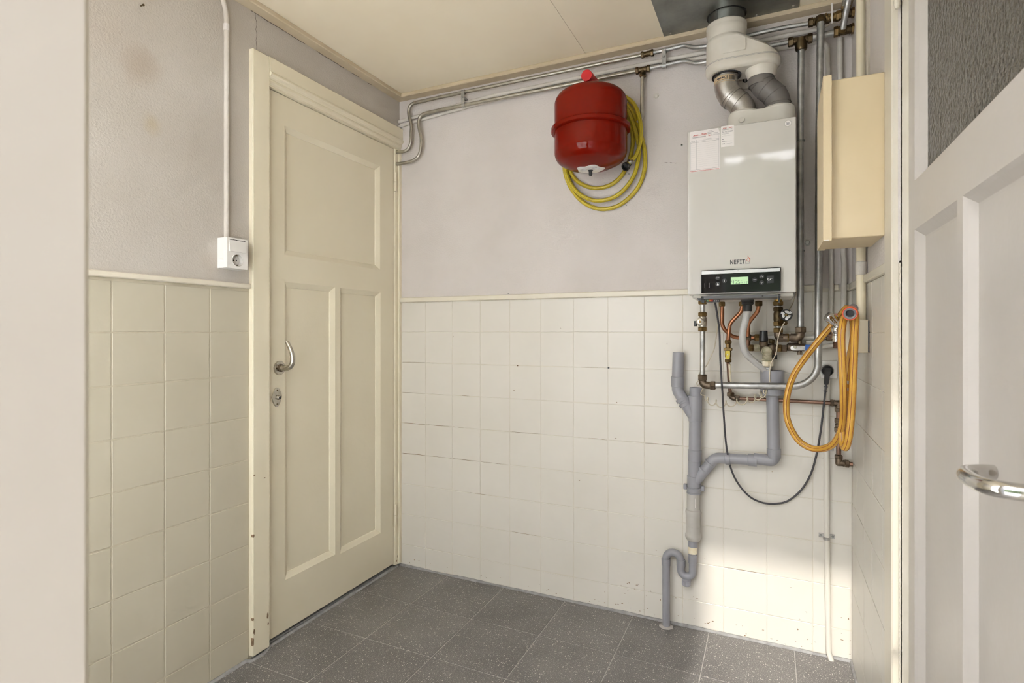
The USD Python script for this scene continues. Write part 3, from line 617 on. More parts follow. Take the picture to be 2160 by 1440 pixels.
# ---------------------------------------------------------------- flue
t = thing('flue_plate', 'galvanised sheet plate screwed to the ceiling around the flue', 'plate', (1.54, -.25, H))
part(t, 'sheet', bx((1.302, -.60, H - .0035), (1.775, -.047, H - .0012), .0005), M['sheet'])
ring = Point(1.535, -.1).buffer(.0668, 24)
part(t, 'cover_sheet', ext(sbox(1.455, -.60, 1.66, -.14) - ring, 'xy', H - .0048, H - .0034), M['sheet'], label='second smaller sheet overlapping the plate')
part(t, 'hole_rim', lathe([(.0615, 0), (.0685, 0), (.0685, .0015), (.0615, .0015)], (1.535, -.1, H - .0052), (0, 0, 1), 40), M['void'])
for x, y in ((1.33, -.065), (1.755, -.07), (1.635, -.06), (1.47, -.28), (1.34, -.4)): part(t, 'screw', lathe([(0, -.003), (.003, -.0025), (.005, 0)], (x, y, H - .0045), (0, 0, 1), 12), M['steel'], 40)

t = thing('flue_adapter', 'white plastic flue adapter joining two pipes to one galvanised duct', 'flue adapter', (1.59, -.1, 2.2))
FC = np.array([1.535, -.1, 0]); GC = np.array([1.6515, -.1, 0])
part(t, 'duct', lathe([(.0622, 2.24), (.0622, H + .01), (.0605, H + .01), (.0605, 2.24)], FC, (0, 0, 1), 48), M['sheet'], 40, 'galvanised duct collar')
part(t, 'duct_seam', tube([(1.535 - .0628 * math.cos(1.05), -.1 - .0628 * math.sin(1.05), z) for z in (2.26, 2.325)], .0016, 8), M['sheet'])
part(t, 'rim', lathe([(.0625, 2.286), (.0655, 2.288), (.0695, 2.285), (.0705, 2.279), (.0690, 2.272), (.0700, 2.268), (.0700, 2.258), (.0675, 2.253), (.0655, 2.244), (.0645, 2.232), (.062, 2.232)], FC, (0, 0, 1), 56), M['flue_white'], 40)
def disc(c, r, z, n=40): return np.array([(c[0] + r * math.cos(a), c[1] + r * math.sin(a), z) for a in np.linspace(0, 2 * np.pi, n, endpoint=False)])
R1, R2 = .0705, .0615
prof = [np.vstack([disc(FC, .0645, 2.240)])] + [np.vstack([disc(FC, R1 - .002, 2.222), disc(GC - [.035, 0, 0], R2 - .030, 2.222)]), np.vstack([disc(FC, R1, 2.165), disc(GC, R2 - .004, 2.150)]), np.vstack([disc(FC, R1, 2.142), disc(GC, R2, 2.138)])]
from scipy.spatial import ConvexHull
def loop(pts2, n=96):
    h = ConvexHull(pts2[:, :2]); r = shapely.LinearRing(pts2[h.vertices][:, :2])
    c = Point(1.56, -.1); out = []
    P0 = Polygon(r)
    for a in np.linspace(0, 2 * np.pi, n, endpoint=False):
        ray = shapely.LineString([(c.x, c.y), (c.x + math.cos(a), c.y + math.sin(a))]); i = ray.intersection(r)
        out.append((i.x, i.y))
    return np.array(out)
def stad(r1, r2): return loop(np.vstack([disc(FC, r1, 0), disc(GC, r2, 0)]))
secs = []
neck = loop(disc(FC, .0645, 0)); low = stad(R1, R2)
def shoulder(z):
    """right flank slopes from the neck down to the second socket"""
    return low
zs = [2.240, 2.233]
for z in zs: secs.append(np.column_stack([neck, np.full(96, z)]))
top_z = np.array([2.228 if x < 1.575 else 2.228 - (x - 1.575) / (low[:, 0].max() - 1.575) * .078 for x in low[:, 0]])
for f, dz in ((.5, .0), (.85, .55), (.97, .85), (1.0, 1.0)):
    mixxy = neck * (1 - f) + low * f
    zz = 2.230 - (2.230 - (top_z - .006)) * (f if f < .9 else 1) - (.006 if f > .9 else 0) * dz
    secs.append(np.column_stack([mixxy, zz]))
for z, o in ((2.140, 0), (2.1385, .0016), (2.1365, .0016), (2.135, 0), (2.1335, .0018), (2.122, .0022), (2.112, .001), (2.106, -.005), (2.103, -.012)):
    l = stad(R1 + o, R2 + o); secs.append(np.column_stack([l, np.full(96, z)]))
V = np.vstack(secs); k = np.arange(96); k2 = (k + 1) % 96; F = []
for i in range(len(secs) - 1):
    a, b_ = i * 96, (i + 1) * 96; F += [np.stack([a + k, b_ + k, b_ + k2], 1), np.stack([a + k, b_ + k2, a + k2], 1)]
body = trimesh.Trimesh(V, np.vstack(F), process=False)
under = ext(Polygon(stad(R1 - .012, R2 - .012)) - Point(1.535, -.1).buffer(.050), 'xy', 2.103, 2.1045)
part(t, 'body', cat_([body, under]), M['flue_white'], 45)
for z_ in (2.1375, 2.1345): part(t, 'seam', tube([(x_, y_, z_) for x_, y_ in stad(R1 + .0014, R2 + .0014)], .0006, 5), M['ink_grey'])
part(t, 'raised_label', cat_([rect_y(1.527, 2.1545, 1.602, 2.199, -.1710, .0012)]), M['flue_white'])
part(t, 'seal', lathe([(.0505, 2.103), (.0505, 2.098), (.041, 2.106), (.040, 2.135), (.050, 2.135)], FC, (0, 0, 1), 40), M['coupling_dark'], 40, 'dark rubber seal in the left socket')
part(t, 'socket', lathe([(.052, 2.107), (.0535, 2.100), (.0515, 2.090), (.0445, 2.072), (.0425, 2.072), (.0425, 2.107)], GC, (0, 0, 1), 40), M['flue_white'], 40)

def bend(pts, r, rings, m, t, name='elbow', ribs=(), fil_r=.075):
    c = fillet(pts, fil_r, 12); b = part(t, name, tube(c, r, 36), m, 50)
    L = np.r_[0, np.cumsum(np.linalg.norm(np.diff(c, axis=0), axis=1))]; L /= L[-1]
    for f, hh, w in rings:
        i = np.argmin(abs(L - f)); i = min(max(i, 1), len(c) - 2); a = unit(c[i + 1] - c[i - 1])
        part(b, 'bead', lathe([(r - .001, -w), (r + hh, -w * .7), (r + hh, w * .7), (r - .001, w)], c[i], a, 36), m, 40)
    return b
t = thing('flue_elbow', 'cast aluminium offset flue pipe with a tan barcode sticker', 'flue pipe', (1.56, -.1, 2.03))
al = [(1.533, -.1, 2.125), (1.533, -.1, 2.040), (1.595, -.1, 1.980), (1.5955, -.1, 1.930)]
bend(al, .0405, [(.24, .0015, .002), (.47, .0025, .007), (.53, .003, .004), (.66, .002, .004)], M['alu'], t)
part(t, 'pipe_end', lathe([(.0385, 2.097), (.0418, 2.097), (.0425, 2.101), (.0418, 2.106), (.0395, 2.108), (.0395, 2.12)], (1.533, -.1, 0), (0, 0, 1), 40), M['alu'], 40)
def wrap(m, c, R, z, ang0):
    """bends a flat mesh (x along the girth, y up, z out) round a vertical cylinder"""
    v = m.vertices; a = ang0 + v[:, 0] / R; rr = R + v[:, 2]
    m.vertices = np.stack([c[0] + rr * np.cos(a), c[1] + rr * np.sin(a), z + v[:, 1]], 1); return m
def flat(x0, y0, x1, y1, h=.0004): m = bx((x0, y0, 0), (x1, y1, h)).subdivide().subdivide().subdivide(); return m
st_ = part(t, 'barcode_sticker', wrap(flat(-.058, -.011, .036, .013), al[1], .0409, 2.0795, -1.50), M['sticker_tan'], label='tan barcode sticker')
bars = []; x = .011
while x < .033:
    w = rng.choice([.0005, .0009, .0014]); bars.append(wrap(flat(x, -.007, x + w, .009, .0003), al[1], .0413, 2.0795, -1.50)); x += w + rng.choice([.0005, .0008])
part(st_, 'barcode', cat_(bars), M['ink'])
tx = meshkit.text_mesh('CE', .0075, .0003, True); tx.apply_translation((-.006, .000, 0)); part(st_, 'lettering', wrap(tx, al[1], .0413, 2.0795, -1.50), M['ink'])
part(st_, 'lettering', cat_([wrap(flat(xx, .0005, xx + w, .006, .0003), al[1], .0413, 2.0795, -1.50) for xx, w in ((-.034, .004), (-.028, .006), (-.02, .003), (-.0155, .007))] + [wrap(flat(xx, -.0045, xx + .012, -.0035, .0003), al[1], .0413, 2.0795, -1.50) for xx in (-.034, -.02, -.006)]), M['ink'])
t = thing('flue_elbow', 'dark grey plastic offset flue pipe to the right of the aluminium one', 'flue pipe', (1.68, -.1, 2.03))
gp = [(1.6505, -.1, 2.10), (1.6505, -.1, 2.050), (1.706, -.1, 1.995), (1.7065, -.1, 1.930)]
bend(gp, .0405, [(.26, .0012, .0012), (.42, .0014, .0012), (.58, .0014, .0012), (.80, .0014, .0012)], M['pp_grey'], t)
part(t, 'sleeve', cyl((1.6505, -.1, 2.044), (1.6505, -.1, 2.098), .0418, 40), M['pp_grey'], 40)

# ---------------------------------------------------------------- boiler
BX0, BX1, BZ0, BZ1, BY = 1.423, 1.756, 1.291, 1.8495, -.30
t = thing('boiler', 'white wall-hung combi boiler with a black control panel', 'boiler', (1.59, 0, BZ0))
part(t, 'casing', rbox((BX0, BY, BZ0), (BX1, -.002, BZ1), .004), M['white_enamel'], 40)
part(t, 'base_tray', bx((BX0 + .012, BY + .03, BZ0 - .012), (BX1 - .006, -.006, BZ0 + .002), .003), M['white_plastic'])
cl = hull(cyl((1.5955, -.1, BZ1 - .01), (1.5955, -.1, 1.944), .060, 40, .056), cyl((1.7065, -.1, BZ1 - .01), (1.7065, -.1, 1.944), .058, 40, .054))
part(t, 'flue_socket', cl, M['white_plastic'], 30)
part(t, 'socket_collar', cat_([lathe([(.0405, 1.942), (.052, 1.942), (.053, 1.950), (.049, 1.956), (.0405, 1.956)], (x, -.1, 0), (0, 0, 1), 40) for x in (1.5955, 1.7065)]), M['white_plastic'], 40)
part(t, 'test_cap', lathe([(0, .006), (.009, .005), (.0105, 0)], (1.5892, -0.158, 1.9129), (0, -1, .05), 24), M['white_plastic'], 40)
part(t, 'front_lettering', text_y('NEFIT', .0135, *[(1.5582, -0.3, 1.3885)[i] for i in (0, 2)], BY - .0002, width=.0475, bold=True), M['ink'])
hx, hz = (1.6069, -0.3, 1.388)[0], (1.6069, -0.3, 1.388)[2]
def stroke(pts, y, r=.0007): return tube([(x, y, z) for x, z in pts], r, 6)
part(t, 'logo_house', stroke([(hx + .0045, hz + .0105), (hx, hz + .0105), (hx, hz), (hx + .0115, hz), (hx + .0115, hz + .0095)], BY - .0003, .0008), M['ink_grey'])
part(t, 'logo_flame', cat_([stroke([(hx + .0065, hz + .0265), (hx + .0075, hz + .0225), (hx + .0115, hz + .0185), (hx + .0145, hz + .0145), (hx + .0125, hz + .0105), (hx + .0085, hz + .006), (hx + .0035, hz + .0115), (hx + .008, hz + .0185), (hx + .0075, hz + .0225)], BY - .0003, .0009), ext(Polygon([(hx + .008, hz + .0215), (hx + .0145, hz + .0145), (hx + .0115, hz + .0095), (hx + .0115, hz + .0135)]), 'xz', BY - .0006, BY)]), M['ink_salmon'])
# control panel
PY = -.315
c00 = (1.4683, -0.315, 1.2943); c11 = (1.7116, -0.315, 1.3704)
PX0, PZ0, PX1, PZ1 = c00[0], c00[2], c11[0], c11[2]
cp = part(t, 'control_panel', rbox((PX0, PY, PZ0), (PX1, BY + .01, PZ1), .0025), M['black_gloss'], 40, 'glossy black control panel')
part(cp, 'silver_strip', bx((PX0 + .002, PY - .0008, PZ1 - .0135), (PX1 - .002, PY + .001, PZ1 - .0025), .0004), M['silver'])
part(cp, 'strip_dot', cyl((PX0 + .1165, PY - .0012, PZ1 - .006), (PX0 + .1165, PY, PZ1 - .006), .0012, 10), M['ink'])
def pz(u, v): return None
def button(u_v, r=.0075): 
    x, z = u_v; return part(cp, 'button', lathe([(0, .0022), (r * .9, .0020), (r, .0008), (r, 0)], (x, PY, z), (0, -1, 0), 28), M['button'], 40)
pos = {k: (v[0], v[2]) for k, v in dict(reset=(1.5224, -0.315, 1.3428), flame=(1.5224, -0.315, 1.3227), i=(1.543, -0.315, 1.3327), menu=(1.6353, -0.315, 1.3326), up=(1.6555, -0.315, 1.3422), down=(1.6555, -0.315, 1.3226), svc=(1.6811, -0.315, 1.3323), lcd=(1.5893, -0.315, 1.332)).items()}
for k in ('reset', 'flame', 'i', 'menu', 'up', 'down'):
    b = button(pos[k]); x, z = pos[k]; yy = PY - .0021
    if k in ('reset', 'menu'): g = text_y(k, .0030, x, z - .0012, yy, width=.0095, align='c', bold=True)
    elif k == 'i': g = text_y('i', .0065, x, z - .0032, yy, align='c', bold=True)
    elif k == 'up': g = cat_([stroke([(x - .0028, z - .0020), (x, z + .0024), (x + .0028, z - .0020)], yy, .0007)])
    elif k == 'down': g = cat_([stroke([(x - .0028, z + .0020), (x, z - .0024), (x + .0028, z + .0020)], yy, .0007)])
    else: g = cat_([ext(Point(x, z - .001).buffer(.0024), 'xz', yy - .0003, yy + .0005), ext(Polygon([(x - .002, z), (x - .0005, z + .004), (x + .0005, z + .001)]), 'xz', yy - .0003, yy + .0005), stroke([(x - .003, z - .0035), (x + .003, z - .0035)], yy, .0005), stroke([(x + .001, z - .0005), (x + .0035, z - .003)], yy, .0006)])
    part(b, 'symbol', g, M['ink_white'])
x, z = pos['svc']
sv = part(cp, 'service_hatch', bx((x - .0105, PY - .0008, z - .0125), (x + .0105, PY + .001, z + .0125), .0006), M['button'])
part(sv, 'symbol', cat_([stroke([(x - .0045 + .0042 * math.cos(a), z + .0012 + .0042 * math.sin(a)) for a in np.linspace(2.2, 6.2, 12)], PY - .001, .0009), stroke([(x - .001, z - .001), (x + .0015, z + .003), (x + .0055, z + .003)], PY - .001, .0009), ext(Point(x - .0045, z + .0012).buffer(.0018), 'xz', PY - .0012, PY)]), M['ink_white'])
x, z = pos['lcd']
lc = part(cp, 'display', bx((x - .0265, PY - .0009, z - .0118), (x + .0265, PY + .001, z + .0118), .0006), M['lcd'], label='green lit display')
SEG = {'0': 'abcdef', '1': 'bc', '2': 'abged', '3': 'abgcd', '4': 'fgbc', '5': 'afgcd'}
def seven(ch, x, z, h, y):
    w = h * .52; p = dict(a=((0, h), (w, h)), b=((w, h), (w, h / 2)), c=((w, h / 2), (w, 0)), d=((0, 0), (w, 0)), e=((0, 0), (0, h / 2)), f=((0, h / 2), (0, h)), g=((0, h / 2), (w, h / 2)))
    return [stroke([(x + p[s][0][0] + (p[s][0][1]) * .08, z + p[s][0][1]), (x + p[s][1][0] + p[s][1][1] * .08, z + p[s][1][1])], y, h * .06) for s in SEG[ch]]
dz = z - .0098; q = seven('4', x - .0240, dz, .0105, PY - .0009) + seven('5', x - .0145, dz, .0105, PY - .0009) + seven('5', x - .0050, dz, .0105, PY - .0009) + [rect_y(x - .0072, dz - .0004, x - .0062, dz + .0008, PY - .0009)]
q += [text_y('\u00b0C', .0028, x + .0035, dz + .0078, PY - .0009)] + seven('1', x + .012, dz, .0062, PY - .0009) + seven('3', x + .0195, dz, .0062, PY - .0009) + [rect_y(x + .0165, dz + k, x + .0172, dz + k + .0007, PY - .0009) for k in (.0015, .004)] + [rect_y(x + .0065, dz + .001, x + .0085, dz + .003, PY - .0009)]
part(lc, 'digits', cat_(q), M['lcd_ink'])
nx = PX0 + .012
part(cp, 'faint_mark', cat_([rect_y(nx + a, PZ0 + b, nx + a + w, PZ0 + b + h, PY - .0001, .0002) for a, b, w, h in ((.0, .017, .0008, .016), (.014, .017, .0014, .016))]), M['ink_grey'])
# lower flap, clips and terminal strip
fl_l = (1.4764, -0.31, 1.2784); fl_r = (1.7017, -0.31, 1.2825)
flp = part(t, 'lower_flap', hull(bx((fl_l[0], BY - .010, fl_l[2] - .004), (fl_r[0], BY + .0, fl_l[2] + .005)), bx((fl_l[0], BY + .03, fl_l[2] - .007), (fl_r[0], BY + .035, fl_l[2] + .003))), M['flap'], label='dark hinged flap under the panel')
part(flp, 'hinge_knob', cat_([cyl((fl_l[0] - .008, BY - .006, fl_l[2]), (fl_l[0] - .001, BY - .006, fl_l[2]), .0052, 16), cyl((fl_r[0] + .001, BY - .006, fl_l[2] + .001), (fl_r[0] + .009, BY - .006, fl_l[2] + .001), .0052, 16), bx((fl_r[0] + .002, BY - .004, fl_l[2] - .020), (fl_r[0] + .008, BY + .006, fl_l[2])), hull(bx((fl_l[0] - .022, BY + .0, fl_l[2] - .003), (fl_l[0] - .004, BY + .01, fl_l[2])), bx((fl_l[0] - .005, BY, fl_l[2] - .016), (fl_l[0] + .001, BY + .01, fl_l[2])))]), M['black'])
part(flp, 'latch_hole', cyl((fl_r[0] - .044, BY - .0108, fl_l[2] + .001), (fl_r[0] - .044, BY - .009, fl_l[2] + .001), .0022, 12), M['void'])
tb = np.array((1.4834, -0.28, 1.2709))
ts = part(t, 'terminal_strip', bx(tb + [-.002, .0, -.006], tb + [.041, .02, .004]), M['black'], label='black terminal strip with coloured connectors')
for k, c in enumerate(('t_green', 't_orange', 't_red')): part(ts, 'connector', bx(tb + [.0005 + k * .0068, -.003, -.0035], tb + [.0068 + k * .0068, .004, .0035], .0004), M[c])
for k in range(3): part(ts, 'screw', cyl(tb + [.0255 + k * .006, -.0005, -.002], tb + [.0255 + k * .006, .002, -.002], .0019, 10), M['steel'])
# stickers on the casing
def on(u, v): return None
s1 = {k: (v[0], v[2]) for k, v in dict(tl=(1.4303, -0.3, 1.8455), tr=(1.5283, -0.3, 1.8499), br=(1.526, -0.3, 1.7111), bl=(1.4337, -0.3, 1.7073)).items()}
x0, z1 = s1['tl']; x1 = s1['tr'][0]; z0 = (s1['bl'][1] + s1['br'][1]) / 2; z1 = (s1['tl'][1] + s1['tr'][1]) / 2
sk = part(t, 'service_sticker', ext(Polygon([(x0, z0), (x1, z0), (x1, z1 - .020), (x1 - .006, z1), (x0, z1)]), 'xz', BY - .0005, BY + .0002), M['sticker_form'], label='white service record sticker with a ruled table')
yy = BY - .0005; w = x1 - x0; h = z1 - z0
part(sk, 'lettering', cat_([text_y('Jeroen', .0055, x0 + .011, z1 - .0165, yy, width=.017, bold=True), text_y('van den', .003, x0 + .029, z1 - .0165, yy, width=.009), text_y('Boom', .0062, x0 + .039, z1 - .0165, yy, width=.016, bold=True), text_y('Tel:', .0042, x1 - .039, z1 - .022, yy, width=.0085, bold=True), text_y('Terugschakelen? In storing of onderhoud? bel uw CV installateur', .0030, x0 + .002, z0 + .001, yy, width=w * .95, bold=True)]), M['ink_red'])
part(sk, 'lettering', cat_([text_y('Installatietechniek', .0042, x0 + .009, z1 - .0235, yy, width=.044, bold=True), text_y('06-51315383', .0042, x1 - .029, z1 - .022, yy, width=.028), text_y('Datum', .003, x0 + .005, z1 - .036, yy), text_y('Omschrijving', .003, x0 + .045, z1 - .032, yy)] + [rect_y(x1 - .040, z1 - k, x1 - .040 + ww, z1 - k + .0011, yy) for k, ww in ((.006, .016), (.0105, .02), (.0150, .034))]), M['ink_grey'])
part(sk, 'table', cat_([rect_y(x0 + .003, z1 - .0395, x1 - .003, z1 - .0388, yy), rect_y(x0 + .003, z0 + .0065, x1 - .003, z0 + .0072, yy), rect_y(x0 + .003, z0 + .0065, x0 + .0037, z1 - .034, yy), rect_y(x1 - .0037, z0 + .0065, x1 - .003, z1 - .025, yy), rect_y(x0 + .022, z0 + .0065, x0 + .0228, z1 - .030, yy), rect_y(x0 + .022, z1 - .0345, x1 - .003, z1 - .034, yy)]), M['ink_grey'])
part(sk, 'ruled_lines', cat_([rect_y(x0 + .004, z1 - .047 - .0068 * k, x1 - .004, z1 - .0467 - .0068 * k, yy, .0002) for k in range(int((h - .06) / .0068) + 1)]), M['ink_faint'])
s2 = {k: (v[0], v[2]) for k, v in dict(tl=(1.5313, -0.3, 1.8489), br=(1.5719, -0.3, 1.7818)).items()}
x0, z1 = s2['tl']; x1, z0 = s2['br']
sk = part(t, 'phone_sticker', ext(sbox(x0, z0, x1, z1 + .002), 'xz', BY - .0005, BY + .0002), M['sticker'], label='small white installer phone sticker')
part(sk, 'lettering', cat_([text_y('Jeroen', .004, x0 + .005, z1 - .007, yy, width=.012, bold=True), text_y('Boom', .0045, x0 + .024, z1 - .007, yy, width=.011, bold=True)]), M['ink_red'])
part(sk, 'lettering', cat_([text_y('Installatietechniek', .003, x0 + .004, z1 - .0115, yy, width=.031, bold=True), text_y('06-51315383', .0042, x0 + .003, z1 - .0195, yy, width=.034, bold=True), rect_y(x0 + .003, z1 - .0245, x0 + .024, z1 - .0237, yy), rect_y(x0 + .003, z1 - .031, x0 + .035, z1 - .0307, yy), rect_y(x0 + .003, z1 - .043, x0 + .0085, z1 - .0405, yy)] + [rect_y(x0 + .003, z1 - k, x0 + .035, z1 - k + .0004, yy) for k in (.050, .058)] + [rect_y(x0 + .003, z1 - k + .001, x0 + .012, z1 - k + .0022, yy) for k in (.050, .058)]), M['ink_grey'])
rc = np.array((1.732, -0.3, 1.8305))
sk = part(t, 'round_sticker', lathe([(0, .0005), (.0085, .0005), (.0085, 0)], (rc[0], BY, rc[2]), (0, -1, 0), 28), M['sticker'], label='small round white sticker')
part(sk, 'lettering', cat_([rect_y(rc[0] - .0048, rc[2] + k, rc[0] + .0048, rc[2] + k + .0014, yy) for k in (-.0045, -.0022, .0001, .0024)] + [rect_y(rc[0] + .0105 * math.cos(a) - .0005, rc[2] + .0105 * math.sin(a) - .0005, rc[0] + .0105 * math.cos(a) + .0005, rc[2] + .0105 * math.sin(a) + .0005, BY - .0001) for a in np.linspace(0, 2 * np.pi, 22, endpoint=False)]), M['ink_grey'])

# ---------------------------------------------------------------- expansion vessel and yellow hose
VX, VY, VR = 1.044, -.185, .1405
t = thing('expansion_vessel', 'glossy red expansion vessel with a welded rim, hung below the pipes', 'expansion vessel', (VX, VY, 1.795))
def corner(cx, cz, rx, rz, a0, a1, n=9): return [(cx + rx * math.cos(a), cz + rz * math.sin(a)) for a in np.linspace(math.radians(a0), math.radians(a1), n)]
pr = [(0, 1.7945), (.045, 1.797), (.082, 1.8055)] + corner(VR - .048, 1.8655, .048, .050, -72, 0) + corner(VR - .056, 2.050, .056, .050, 0, 70) + [(.070, 2.1085), (.04, 2.1155), (0, 2.1175)]
part(t, 'body', lathe(pr, (VX, VY, 0), (0, 0, 1), 72), M['red'], True)
part(t, 'rim', lathe([(VR - .001, 1.940), (.150, 1.941), (.1535, 1.944), (.1535, 1.957), (.150, 1.960), (VR - .001, 1.961)], (VX, VY, 0), (0, 0, 1), 72), M['red'], 35)
part(t, 'rim_joint', bx((VX - .1145, VY - .1045, 1.941), (VX - .1135, VY - .1025, 1.960)), M['void'])
lab = Polygon([(.052 * (1 + .09 * math.sin(5 * a + .6)) * math.cos(a), .052 * (1 + .09 * math.sin(5 * a + .6)) * math.sin(a)) for a in np.linspace(0, 2 * np.pi, 60, endpoint=False)])
lm = ext(lab, 'xy', -.0006, .0006); lm = lm.subdivide().subdivide(); rr = np.hypot(lm.vertices[:, 0], lm.vertices[:, 1]); lm.vertices = lm.vertices + np.stack([np.full(len(rr), VX), np.full(len(rr), VY), 1.794 + np.interp(rr, [0, .045, .082], [0, .0025, .011])], 1)
lb = part(t, 'type_label', lm, M['sticker'], label='lobed white label under the vessel')
part(lb, 'print', cat_([bx((VX + x, VY + y, 1.7925), (VX + x + w, VY + y + .002, 1.7955)) for x, y, w in ((-.03, -.03, .02), (-.035, -.022, .03), (.008, -.034, .022), (.012, -.026, .02), (-.03, -.012, .015), (.018, -.012, .02))]), M['ink_faint'])
part(t, 'valve_nipple', lathe([(0, -.021), (.005, -.021), (.0068, -.017), (.0068, -.004), (.010, -.002), (.010, .003), (0, .003)], (VX, VY, 1.794), (0, 0, 1), 20), M['rubber'], 40)
part(t, 'wall_bracket', cat_([bx((VX - .012, VY + .02, 2.108), (VX + .012, -.002, 2.130)), bx((VX - .02, -.006, 2.09), (VX + .02, -.001, 2.17))]), M['red_cap'])
part(t, 'wall_spacer', bx((VX - .02, VY + VR - .002, 1.85), (VX + .02, -.001, 1.88)), M['red_cap'])
cap0, cap1 = np.array((1.0429, -0.235, 2.1452)), np.array((1.0448, -0.1, 2.1581))
part(t, 'connection_cap', lathe([(0, 0), (.0205, 0), (.0215, .0015), (.0215, .03), (.020, .032), (.019, np.linalg.norm(cap1 - cap0) + .01), (0, np.linalg.norm(cap1 - cap0) + .01)], cap0, cap1 - cap0, 32), M['red_cap'], 40, label='bright red round cap above the vessel')

yh = thing('garden_hose', 'coiled yellow hose hung behind the red vessel', 'hose', (1.0277, -0.02, 1.7584))
def yp(s): return s
loops = [(1.156, -0.052, 1.8349), (1.1685, -0.052, 1.8486), (1.191, -0.05, 1.871), (1.2076, -0.048, 1.9188), (1.211, -0.046, 1.9816), (1.1964, -0.04, 2.0489), (1.1673, -0.03, 2.1016), (1.1178, -0.027, 2.1367), (1.0457, -0.026, 2.15), (0.9635, -0.026, 2.1346), (0.9087, -0.026, 2.0733), (0.8828, -0.025, 1.9761), (0.8767, -0.02, 1.8766), (0.8893, -0.013, 1.8116), (0.9204, -0.012, 1.7559), (0.9611, -0.012, 1.7129), (1.0069, -0.012, 1.6865), (1.0531, -0.012, 1.677), (1.1081, -0.012, 1.6848), (1.1633, -0.012, 1.7204), (1.2012, -0.012, 1.7694), (1.2194, -0.013, 1.8317), (1.2175, -0.013, 1.9012), (1.206, -0.013, 1.9567), (1.1868, -0.013, 2.0215), (1.1533, -0.011, 2.0898), (1.0977, -0.01, 2.1351), (1.0104, -0.01, 2.1465), (0.9267, -0.01, 2.0963), (0.8839, -0.01, 2.0011), (0.876, -0.018, 1.9078), (0.8877, -0.027, 1.8489), (0.908, -0.03, 1.7972), (0.9439, -0.03, 1.751), (0.9896, -0.03, 1.7213), (1.0346, -0.03, 1.7099), (1.0909, -0.03, 1.716), (1.1401, -0.03, 1.7459), (1.177, -0.03, 1.7939), (1.1941, -0.029, 1.8479), (1.1996, -0.028, 1.905), (1.186, -0.027, 1.9706), (1.1662, -0.025, 2.0322), (1.1405, -0.015, 2.0827), (1.0815, -0.0095, 2.1065), (1, -0.0095, 2.1084), (0.9287, -0.0095, 2.0515), (0.8967, -0.0095, 1.9585), (0.8924, -0.0095, 1.8876), (0.9061, -0.012, 1.8425), (0.9341, -0.013, 1.8055), (0.9792, -0.013, 1.7782), (1.0257, -0.013, 1.7672), (1.0764, -0.013, 1.7745), (1.1183, -0.013, 1.8012), (1.1479, -0.013, 1.8445), (1.1633, -0.012, 1.8914), (1.171, -0.012, 1.9486), (1.1628, -0.01, 2.0029), (1.1372, -0.0095, 2.0501), (1.0715, -0.0095, 2.0726), (0.9792, -0.0095, 2.0436), (0.9244, -0.0095, 1.9547), (0.9031, -0.0095, 1.8802), (0.8945, -0.0095, 1.8404)]
hp = spline(loops, 5)
part(yh, 'hose', tube(hp, .0083, 14), M['hose_yellow'], 60)
def stripes(path, r, angs, w, m, seg=1):
    p = np.asarray(path); tt = np.gradient(p, axis=0); tt /= np.linalg.norm(tt, axis=1, keepdims=True); u, _ = perp(tt[0]); out = []
    U = []
    for i in range(len(p)): u = unit(u - tt[i] * (u @ tt[i])); U.append(u)
    U = np.array(U); Wv = np.cross(tt, U)
    for a in angs: out.append(tube(p + r * (math.cos(a) * U + math.sin(a) * Wv), w, 5))
    return out
for a in (.4, 1.45, 2.5, 3.55, 4.6, 5.65): part(yh, 'groove_stripe', stripes(hp, .0079, [a], .0007, None)[0], M['stripe_dark'], label='thin dark stripe along the hose')
e0 = hp[0]; ax = unit(np.array([-.32, -.62, -.55]))
cn = part(yh, 'hose_connector', lathe([(.0095, -.028), (.0115, -.028), (.0115, -.012), (.0165, -.010), (.0175, .0), (.0165, .003), (.0125, .003), (.0115, -.006), (0, -.006)], e0 + ax * .012, ax, 28), M['rubber'], 40, label='black threaded hose connector')
part(cn, 'hose_clip', lathe([(.0088, -.005), (.0102, -.005), (.0102, .005), (.0088, .005)], hp[5], hp[6] - hp[4], 20), M['steel'], 40)
part(cn, 'clip_screw', cyl(hp[5] + [.009, -.006, .004], hp[5] + [.016, -.008, -.006], .004, 12), M['steel'])
e1 = np.array((0.8943, -0.012, 1.8133))
cn = part(yh, 'hose_connector', cat_([cyl(np.array(hp[-1]), e1, .0085, 16), cyl(e1 + [-.013, 0, .004], e1 + [.014, 0, .002], .0035, 10), bx(e1 + [-.012, -.006, -.013], e1 + [.016, .004, -.005])]), M['nickel'], label='metal hose end with a clip below the vessel')

# ---------------------------------------------------------------- pipes under the boiler
t = thing('heating_pipe', 'short galvanised pipe with a black-levered valve under the left of the boiler', 'pipe', (1.451, -0.095, 1.1274))
x = (1.451, -0.095, 1.1629)[0]; zt = (1.451, -0.095, 1.2801)[2]; zb = (1.451, -0.095, 0.98)[2]; Y = -.095
def V(u, v): return None
part(t, 'pipe', cyl((x, Y, zt + .01), (x, Y, zb + .01), .0093, 20), M['galv'], 60)
part(t, 'boiler_union', cat_([cyl((x, Y, zt), (x, Y, BZ0), .0115, 16)]), M['brass_bright'], 40)
for zz, L, r, mm in ((zt - .006, .016, .0165, 'brass'), ((1.451, -0.095, 1.2286)[2], .017, .0168, 'brass'), ((1.451, -0.095, 1.1736)[2], .016, .0175, 'brass'), ((1.451, -0.095, 0.9924)[2], .024, .0172, 'brass_brown')): part(t, 'nut', hexnut((x, Y, zz), (0, 0, 1), L, r), M[mm])
vz = (1.451, -0.095, 1.2002)[2]
